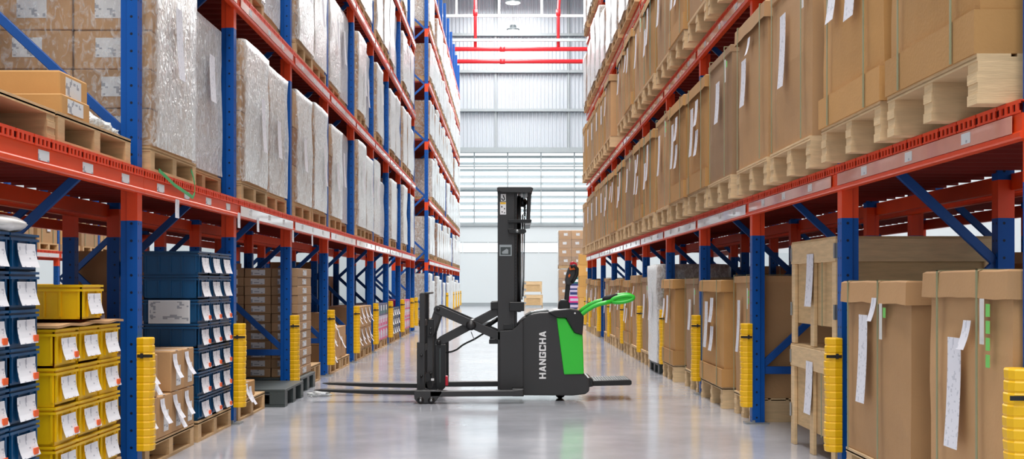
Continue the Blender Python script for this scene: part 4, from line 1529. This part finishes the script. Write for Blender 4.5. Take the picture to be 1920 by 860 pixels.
def plate(poly, d, y0, y1, mat, name, bevel=0.004, seg=1):
    return Part(name, MB().prism([Q(u, v, d) for u, v in poly], y0 - RY, y1 - RY).mesh(name, [mat], bevel, seg))


def rod(path, d, y, r, mat, name, seg=10):
    return Part(name, MB().tube([(Q(u, v, d)[0], y - RY, Q(u, v, d)[1]) for u, v in path], r, 0, seg).mesh(name, [mat]))


def strip(p0, p1, th, d, y0, y1, mat, name, round_=True):
    """A flat link of thickness th (pixels) with rounded ends."""
    (x0, z0), (x1, z1) = Q(*p0, d), Q(*p1, d)
    r = th * d / F / 2
    a = math.atan2(z1 - z0, x1 - x0)
    pts = []
    for i in range(9):
        t_ = a + PI / 2 + PI * i / 8
        pts.append((x0 + r * math.cos(t_), z0 + r * math.sin(t_)))
    for i in range(9):
        t_ = a - PI / 2 + PI * i / 8
        pts.append((x1 + r * math.cos(t_), z1 + r * math.sin(t_)))
    return Part(name, MB().prism(pts, y0 - RY, y1 - RY).mesh(name, [mat], 0.003))


def disc(u, v, d, rpx, y0, y1, mat, name, kids=()):
    x, z = Q(u, v, d)
    return Part(name, MB().tube([(x, y0 - RY, z), (x, y1 - RY, z)], rpx * d / F, 0, 20).mesh(name, [mat], 0.0), kids)


K = []
# chassis and covers
body = [(976, 741), (976, 603), (982, 597), (996, 588.5), (1012, 585.5), (1029, 584.5), (1041, 590), (1070, 598), (1092, 612), (1094.5, 702), (1100, 705), (1106, 714), (1105, 733), (1098, 739), (1074, 741.5)]
K.append(plate(body, 11.5, 11.50, 12.18, 'black', 'body_cover', 0.018, 3))
K.append(plate([(937, 620), (960, 618.5), (969, 611.5), (979, 600), (981, 606), (981, 741), (972, 733), (937, 730)], 11.47, 11.46, 12.22, 'black', 'mast_skirt', 0.006, 2))
gpoly = [(1043.5, 595), (1061, 596), (1066, 605), (1077, 623.5), (1092.7, 627.5), (1095, 701), (1057.5, 702)]
K.append(plate(gpoly, 11.48, 11.485, 12.195, 'green', 'green_panel', 0.012, 2))
K.append(plate([(1028, 584.5), (1041, 581), (1068, 578.5), (1086, 581.5), (1095, 593), (1092.5, 627.2), (1078, 623), (1067, 605), (1062, 595.5), (1043, 594.3)], 11.46, 11.462, 12.218, 'black_deep', 'console', 0.010, 2))
K.append(disc(1078, 587, 11.46, 1.6, 11.457, 11.47, 'white_paint', 'console_bolt'))
K.append(plate([(984, 592), (996, 585), (1027, 580.5), (1031, 584), (1015, 587.5), (997, 591)], 11.6, 11.6, 12.08, 'black_plastic', 'hood_lid', 0.006))
K.append(plate([(1002, 583), (1022, 579.8), (1022, 581.6), (1003, 585)], 11.65, 11.7, 11.95, 'steel', 'display', 0.002))
# lettering on the side of the cover, reading upwards
GL = {'H': [[(0, 0), (.27, 0), (.27, 1), (0, 1)], [(.73, 0), (1, 0), (1, 1), (.73, 1)], [(.27, .4), (.73, .4), (.73, .6), (.27, .6)]],
      'A': [[(0, 0), (.27, 0), (.62, 1), (.36, 1)], [(.73, 0), (1, 0), (.64, 1), (.38, 1)], [(.2, .2), (.8, .2), (.74, .38), (.26, .38)]],
      'N': [[(0, 0), (.26, 0), (.26, 1), (0, 1)], [(.74, 0), (1, 0), (1, 1), (.74, 1)], [(0, 1), (.28, 1), (1, 0), (.72, 0)]],
      'C': [[(0, .08), (.26, .08), (.26, .92), (0, .92)], [(.08, .8), (1, .8), (1, .92), (.92, 1), (.08, 1), (0, .92)], [(.08, 0), (.92, 0), (1, .08), (1, .2), (.0, .2), (0, .08)], [(.74, .66), (1, .66), (1, .8), (.74, .8)], [(.74, .2), (1, .2), (1, .34), (.74, .34)]],
      'G': [[(0, .08), (.26, .08), (.26, .92), (0, .92)], [(.08, .8), (1, .8), (1, .92), (.92, 1), (.08, 1), (0, .92)], [(.08, 0), (.92, 0), (1, .08), (1, .2), (.0, .2), (0, .08)], [(.74, .66), (1, .66), (1, .8), (.74, .8)], [(.74, .2), (1, .2), (1, .54), (.74, .54)], [(.52, .38), (.74, .38), (.74, .54), (.52, .54)]]}
lt = MB()
pitch = (709.5 - 620.5 + 2.0) / 7
for i, ch in enumerate('HANGCHA'):
    for q, poly in enumerate(GL[ch]):
        pp = [Q(1023.6 - v * 12.6, 709.5 - i * pitch - u * (pitch - 2.0), 11.5) for u, v in poly]
        lt.prism(pp, 11.494 - RY - 0.0003 * q, 11.502 - RY)
K.append(Part('lettering', lt.mesh('lettering', ['white_paint'])))
# mast
near, far_ = (11.50, 11.56), (12.12, 12.18)
mast_kids = []
for y0, y1 in (near, far_):
    mast_kids.append(plate([(933, 354), (965, 354), (965, 731), (933, 731)], 11.5, y0, y1, 'black', 'mast_channel', 0.004))
    mast_kids.append(plate([(964.5, 360), (969.5, 360), (969.5, 612), (964.5, 612)], 11.5, y0 + 0.02, y1 - 0.01, 'black_deep', 'mast_rail', 0.002))
hol = MB()
for i in range(34):
    u0, v0 = Q(967, 392 + 6.0 * i, 11.5)
    hol.box(u0 - 0.004, u0 + 0.004, near[0] - RY + 0.016, near[0] - RY + 0.021, v0 - 0.006, v0 + 0.006)
mast_kids.append(Part('rail_bolt_row', hol.mesh('rail_bolt_row', ['black'])))
for v0, v1 in ((360, 372), (470, 482), (590, 602), (715, 728)):
    mast_kids.append(plate([(938, v0), (958, v0), (958, v1), (938, v1)], 11.5, 11.55, 12.13, 'black', 'cross_member', 0.003))
for yy in (11.62, 12.05):
    mast_kids.append(rod([(973.5, 366), (973.5, 585)], 11.5, yy, 0.019, 'black_deep', 'lift_cylinder', 14))
    mast_kids.append(rod([(970.5, 352), (970.5, 369)], 11.5, yy, 0.012, 'chrome', 'piston_rod', 12))
mast_kids.append(rod([(980.5, 400), (979.5, 470), (979, 562)], 11.5, 11.66, 0.007, 'chrome', 'guide_rod'))
mast_kids.append(rod([(984, 405), (983.2, 460), (982.5, 520), (981, 556)], 11.5, 11.68, 0.006, 'rubber', 'hose'))
ch = MB()
for i in range(9):
    u0, v0 = Q(984.5, 376 + 3.2 * i, 11.5)
    ch.box(u0 - 0.010 - 0.003 * (i % 2), u0 + 0.010 + 0.003 * (i % 2), 11.70 - RY, 11.73 - RY, v0 - 0.007, v0 + 0.007)
mast_kids.append(Part('lift_chain', ch.mesh('lift_chain', ['black_deep'])))
mast_kids.append(disc(980, 376, 11.5, 9, 11.70, 11.74, 'black_deep', 'chain_wheel'))
mast_kids.append(plate([(980, 357), (987, 357), (984.5, 371), (981.5, 371)], 11.5, 11.66, 11.7, 'steel', 'chain_anchor', 0.002))
mast_kids.append(plate([(932, 351.5), (934, 350), (996, 350), (1000, 353), (998, 358), (992, 361), (940, 360), (932, 356)], 11.45, 11.45, 12.22, 'black', 'top_plate', 0.004))
for yy in (11.56, 12.06):
    mast_kids.append(plate([(990, 358), (997, 358), (994, 414), (988.5, 414)], 11.5, yy, yy + 0.05, 'black', 'guard_bracket', 0.004))
mast_kids.append(plate([(952.5, 411.5), (995, 411), (997, 413), (996, 417.5), (952.5, 418)], 11.5, 11.47, 12.16, 'black_deep', 'guard_arm', 0.003))
mast_kids.append(plate([(952, 429), (963, 428), (963, 430), (985, 429), (987, 434), (983, 438), (955, 437)], 11.47, 11.46, 11.56, 'black_deep', 'cylinder_clamp', 0.003))
mast_kids.append(disc(970, 433, 11.45, 3, 11.445, 11.465, 'steel', 'clamp_bolt'))
mast_kids.append(plate([(984, 421), (994, 420), (994, 427), (984, 428)], 11.5, 11.6, 11.66, 'steel', 'sensor', 0.002))
mast_kids.append(plate([(955, 566), (983, 566), (983, 583), (955, 583)], 11.46, 11.44, 11.66, 'black_deep', 'lower_clamp', 0.004))
mast_kids.append(plate([(944, 607), (962, 607), (962, 617), (944, 617)], 11.5, 11.488, 11.505, 'black_deep', 'lock_plate', 0.002))
# stickers
hook = MB()
hp = []
for i in range(14):
    t_ = -0.3 * PI + 1.45 * PI * i / 13
    hp.append((943.5 + 2.6 * math.cos(t_), 372.5 + 2.6 * math.sin(t_)))
hp = [(943.5, 366), (944.5, 368.3)] + hp[0:]
mast_kids.append(Part('hook_sign', MB().prism([Q(*p, 11.5) for p in ((939, 363.5), (948.5, 363.5), (948.5, 377), (939, 377))], 11.497 - RY, 11.501 - RY).mesh('hook_sign', ['white_paint']),
                      [Part('hook_symbol', MB().tube([(Q(u, v, 11.5)[0], 11.497 - RY, Q(u, v, 11.5)[1]) for u, v in hp], 0.0055, 0, 6).mesh('hook_symbol', ['rubber']))] if True else []))
wk = MB().prism([Q(*p, 11.5) for p in ((937.5, 378.5), (949, 378.5), (949, 402), (937.5, 402))], 11.497 - RY, 11.501 - RY).mesh('warning_sticker', ['white_paint'])
wt = MB().prism([Q(*p, 11.5) for p in ((938, 379), (948.5, 379), (948.5, 382.5), (938, 382.5))], 11.4955 - RY, 11.499 - RY).mesh('yellow_header', ['yellow'])
wp = MB()
for (u, v, a, b_) in ((940, 386, 2, 3), (945, 390, 2, 2.5), (940.5, 396, 2, 2.2), (945, 398, 2.4, 1.5)):
    wp.prism([Q(*p, 11.5) for p in ((u, v), (u + a, v), (u + a, v + b_), (u, v + b_))], 11.4955 - RY, 11.499 - RY)
mast_kids.append(Part('warning_sticker', wk, [Part('yellow_header', wt), Part('pictogram', wp.mesh('pictogram', ['rubber']))]))
lp_ = MB().prism([Q(*p, 11.5) for p in ((936.5, 458.5), (959.5, 458.5), (959.5, 479.5), (936.5, 479.5))], 11.497 - RY, 11.501 - RY).mesh('load_chart_plate', ['steel'])
l2 = MB()
l2.prism([Q(*p, 11.5) for p in ((938.5, 463), (957.5, 463), (957.5, 477.5), (938.5, 477.5))], 11.4955 - RY, 11.499 - RY, m=0)
l3 = MB()
l3.prism([Q(*p, 11.5) for p in ((941, 472), (950, 466), (953, 468), (953, 475.5), (942, 475.5))], 11.494 - RY, 11.497 - RY)
mast_kids.append(Part('load_chart_plate', lp_, [Part('chart_field', l2.mesh('chart_field', ['black_plastic'])), Part('chart_drawing', l3.mesh('chart_drawing', ['steel']))]))
K += mast_kids
# straddle legs with rollers
for y0, y1 in ((11.24, 11.36), (12.32, 12.44)):
    K.append(plate([(806, 733), (960, 731.5), (981, 729), (981, 741.5), (956, 742.5), (806, 743.5)], 11.24, y0, y1, 'black', 'straddle_leg', 0.006))
    kk = [disc(u, 750.3, 11.24, 6.3, y0 - 0.004 if y0 < 12 else y0 + 0.004, y1, 'black_deep', 'load_roller', [disc(u, 750.3, 11.24, 2.2, y0 - 0.012, y0 - 0.003, 'steel', 'roller_axle')]) for u in (788.5, 808.5)]
    K.append(plate([(776, 735), (779, 732), (827, 732), (829, 736), (821, 747), (814, 755.4), (784, 755.4), (777, 748)], 11.24, y0 + 0.0, y1 - 0.0, 'black', 'roller_bracket', 0.004))
    K += kk
K.append(plate([(960, 728), (982, 728), (982, 742), (960, 742)], 11.3, 11.26, 12.42, 'black_deep', 'leg_crossbeam', 0.004))
# drive wheel under the cover
K.append(disc(1050, 736, 11.84, 9.6, 11.80, 11.88, 'rubber', 'drive_wheel'))
# forks
K.append(Part('fork', MB().prism([Q(u, v, 11.42) for u, v in ((588, 731), (604, 729.3), (700, 730.5), (800, 731), (800, 739.5), (690, 738), (604, 733.2))], 11.38 - RY, 11.50 - RY).mesh('fork', ['black_deep'], 0.003)))
K.append(Part('fork', MB().prism([Q(u, v, 12.12) for u, v in ((604, 718), (620, 716.8), (700, 717.5), (810, 718.5), (810, 727), (690, 724.5), (616, 720.2))], 12.08 - RY, 12.20 - RY).mesh('fork', ['black_deep'], 0.003)))
# fork carriage
for y0, y1 in ((11.52, 11.58), (12.08, 12.14)):
    K.append(plate([(787, 551), (790, 548.5), (797, 548.5), (797, 642), (787, 642)], 11.55, y0, y1, 'black', 'load_backrest', 0.004))
    K.append(plate([(782, 641), (797, 641), (797, 727), (803, 730), (803, 737), (782, 737)], 11.55, y0, y1, 'black', 'carriage_rail', 0.004))
    K.append(strip((807, 604), (806, 722), 11, 11.55, y0 + 0.01, y1 + 0.02, 'black', 'carriage_lever'))
    K.append(strip((821.5, 580), (808, 622), 13, 11.55, y0 - 0.01, y1 - 0.03, 'black', 'link'))
    K.append(plate([(801, 611), (804, 598), (813, 598), (813, 631), (801, 631)], 11.52, y0 - 0.02, y0 + 0.0, 'black_deep', 'pivot_block', 0.003))
    K.append(strip((822.5, 641.5), (934, 583), 14.5, 11.55, y0 + 0.022, y1, 'black', 'scissor_arm'))
    K.append(strip((821.5, 580), (934, 629), 15.5, 11.55, y0 - 0.02, y0 + 0.018, 'black', 'scissor_arm'))
    K.append(plate([(816, 645), (836, 645), (836, 724), (831, 730), (818, 728)], 11.55, y0, y1, 'black_deep', 'cylinder_housing', 0.004))
    K.append(plate([(824, 652), (827, 652), (827, 716), (824, 716)], 11.55, y0 - 0.003, y0 + 0.002, 'black_plastic', 'slide_strip', 0.001))
    K.append(plate([(920, 566), (934, 565), (934, 579), (920, 580)], 11.55, y0, y1, 'black_deep', 'arm_bracket', 0.003))
    K.append(plate([(917, 636), (934, 635), (934, 644), (917, 644)], 11.55, y0, y1, 'black_deep', 'arm_bracket', 0.003))
K.append(disc(883, 609.5, 11.5, 9.5, 11.485, 12.16, 'black_deep', 'scissor_pin', [disc(883, 609.5, 11.49, 6.5, 11.478, 11.486, 'black', 'pin_cap')]))
for u, v, r in ((821.5, 580, 3.2), (822.5, 641.5, 4.2), (807.5, 616, 2.6), (807.5, 625, 2.6), (790, 666, 2.3), (790, 705, 2.3), (808, 700, 2.4)):
    K.append(disc(u, v, 11.5, r, 11.486, 11.53, 'black_deep', 'pivot_bolt'))
K.append(plate([(788, 549), (797, 547.5), (806, 547.5), (806, 551), (790, 552)], 11.55, 11.53, 12.13, 'black', 'backrest_bar', 0.003))
for v0, v1 in ((600, 612), (648, 660), (705, 722)):
    K.append(plate([(785, v0), (795, v0), (795, v1), (785, v1)], 11.55, 11.57, 12.1, 'black_deep', 'carriage_crossbar', 0.003))
K.append(plate([(799, 700), (806, 696), (808, 712), (800, 716)], 11.5, 11.47, 11.52, 'black_deep', 'latch', 0.002))
K.append(plate([(808.5, 709), (814, 709), (814, 713), (808.5, 713)], 11.5, 11.47, 11.5, 'white_paint', 'limit_switch', 0.001))
K.append(plate([(835.5, 703.5), (840, 704.5), (840.5, 722), (835.5, 722)], 11.5, 11.46, 11.52, 'red', 'red_lamp', 0.003))
K.append(rod([(836, 661.5), (846, 660), (856, 656), (866, 648), (874, 643.5), (888, 637), (905, 626.5), (915, 618)], 11.5, 11.6, 0.009, 'rubber', 'hydraulic_hose'))
K.append(rod([(883, 622), (886, 630), (890, 638)], 11.5, 11.55, 0.004, 'steel', 'hose_tie'))
K.append(rod([(908, 616), (922, 606), (934, 598)], 11.5, 11.7, 0.022, 'black_deep', 'tilt_cylinder'))
K.append(rod([(900, 611), (914, 606), (934, 600)], 11.5, 11.8, 0.012, 'steel', 'cylinder_rod'))
# rider platform
K.append(plate([(1098, 709), (1106, 707), (1112, 711), (1112, 724), (1100, 726)], 11.58, 11.56, 12.14, 'black_deep', 'platform_hinge', 0.006))
K.append(plate([(1108, 714), (1180, 711.5), (1184.5, 713.5), (1184.5, 720.5), (1181, 722), (1108, 723.5)], 11.6, 11.6, 12.1, 'rubber', 'rider_platform', 0.008, 2))
tp = MB()
for i in range(15):
    for j in range(8):
        x, z = Q(1112 + 4.7 * i, 713.9 - 0.16 * i, 11.6)
        tp.box(x - 0.008, x + 0.008, 11.625 - RY + 0.058 * j, 11.66 - RY + 0.058 * j, z - 0.004, z + 0.004)
K.append(Part('tread', tp.mesh('tread', ['steel'])))
# side guards
for y, path, nm in ((11.58, ((1084, 593), (1090, 590), (1100, 582), (1112, 574.5), (1122, 570.5), (1134, 567.5), (1146, 565)), 0), (12.1, ((1086, 586), (1092, 580), (1104, 571.5), (1116, 566), (1128, 563), (1142, 560)), 1)):
    dd = y
    loop = []
    for i in range(33):
        t_ = PI + 2 * PI * i / 32
        a = -0.16
        cx, cy = (1167.5, 560.5) if not nm else (1163, 558)
        ex, ey = 20.5 * math.cos(t_), 5.6 * math.sin(t_)
        loop.append((cx + ex * math.cos(a) - ey * math.sin(a), cy + ex * math.sin(a) + ey * math.cos(a)))
    gm = MB()
    gm.tube([(Q(u, v, dd)[0], y - RY, Q(u, v, dd)[1]) for u, v in path], 0.021, 0, 10)
    gm.tube([(Q(u, v, dd)[0], y - RY, Q(u, v, dd)[1]) for u, v in loop], 0.0185, 0, 10, cap=False)
    K.append(Part('side_guard', gm.mesh('side_guard', ['green'])))
    # thin web inside the grip
    K.append(plate([(u * 0.93 + 1167.5 * 0.07 if not nm else u * 0.93 + 1163 * 0.07, v) for u, v in [loop[i] for i in range(0, 32, 2)]], dd, y - 0.004, y + 0.004, 'green', 'guard_web', 0.0))
K.append(rod([(1127, 565), (1138, 558.5), (1158, 554.5)], 12.1, 12.1, [0.02, 0.03, 0.024], 'rubber', 'hip_pad'))
# tiller
DT = 11.84
K.append(plate([(1046, 583), (1047, 566), (1052, 561), (1063, 561), (1068, 568), (1068, 583)], DT, 11.76, 11.92, 'black_deep', 'tiller_base', 0.012, 2))
K.append(plate([(1057.5, 566), (1061, 530), (1069.5, 530), (1066, 566)], DT, 11.80, 11.88, 'black_deep', 'tiller_arm', 0.006))
head = [(1060.5, 534), (1059.5, 524), (1062, 512), (1065.5, 502), (1070, 497), (1077, 497.5), (1081, 503), (1081.5, 512), (1079.5, 520), (1074.5, 529), (1070, 535)]
K.append(plate(head, DT, 11.77, 11.91, 'black', 'tiller_head', 0.012, 2))
K.append(plate([(1068, 497.5), (1069, 491.5), (1074, 490), (1081, 493), (1082, 499), (1076, 496.5)], DT, 11.79, 11.89, 'red', 'belly_button', 0.006, 2))
for yy in (11.74, 11.94):
    K.append(Part('grip', MB().tube([(Q(u, v, DT)[0], yy - RY, Q(u, v, DT)[1]) for u, v in ((1069, 500), (1076, 498), (1081, 504), (1080.5, 514), (1076, 523), (1071, 530))], 0.017, 0, 8).mesh('grip', ['rubber'])))
K.append(plate([(1066.5, 501), (1071, 497.5), (1080, 502), (1079.5, 505.5), (1072, 506), (1067.5, 507)], DT, 11.745, 11.935, 'orange_btn', 'throttle_button', 0.004))
K.append(plate([(1064.5, 516), (1068, 513), (1069, 516), (1066, 521)], DT, 11.765, 11.78, 'orange_btn', 'lift_button', 0.001))
st = thing(Part('reach_stacker', None, K), (RX, RY, 0), 0, 'black and green electric reach stacker standing across the aisle, forks toward the left rack', 'stacker truck')
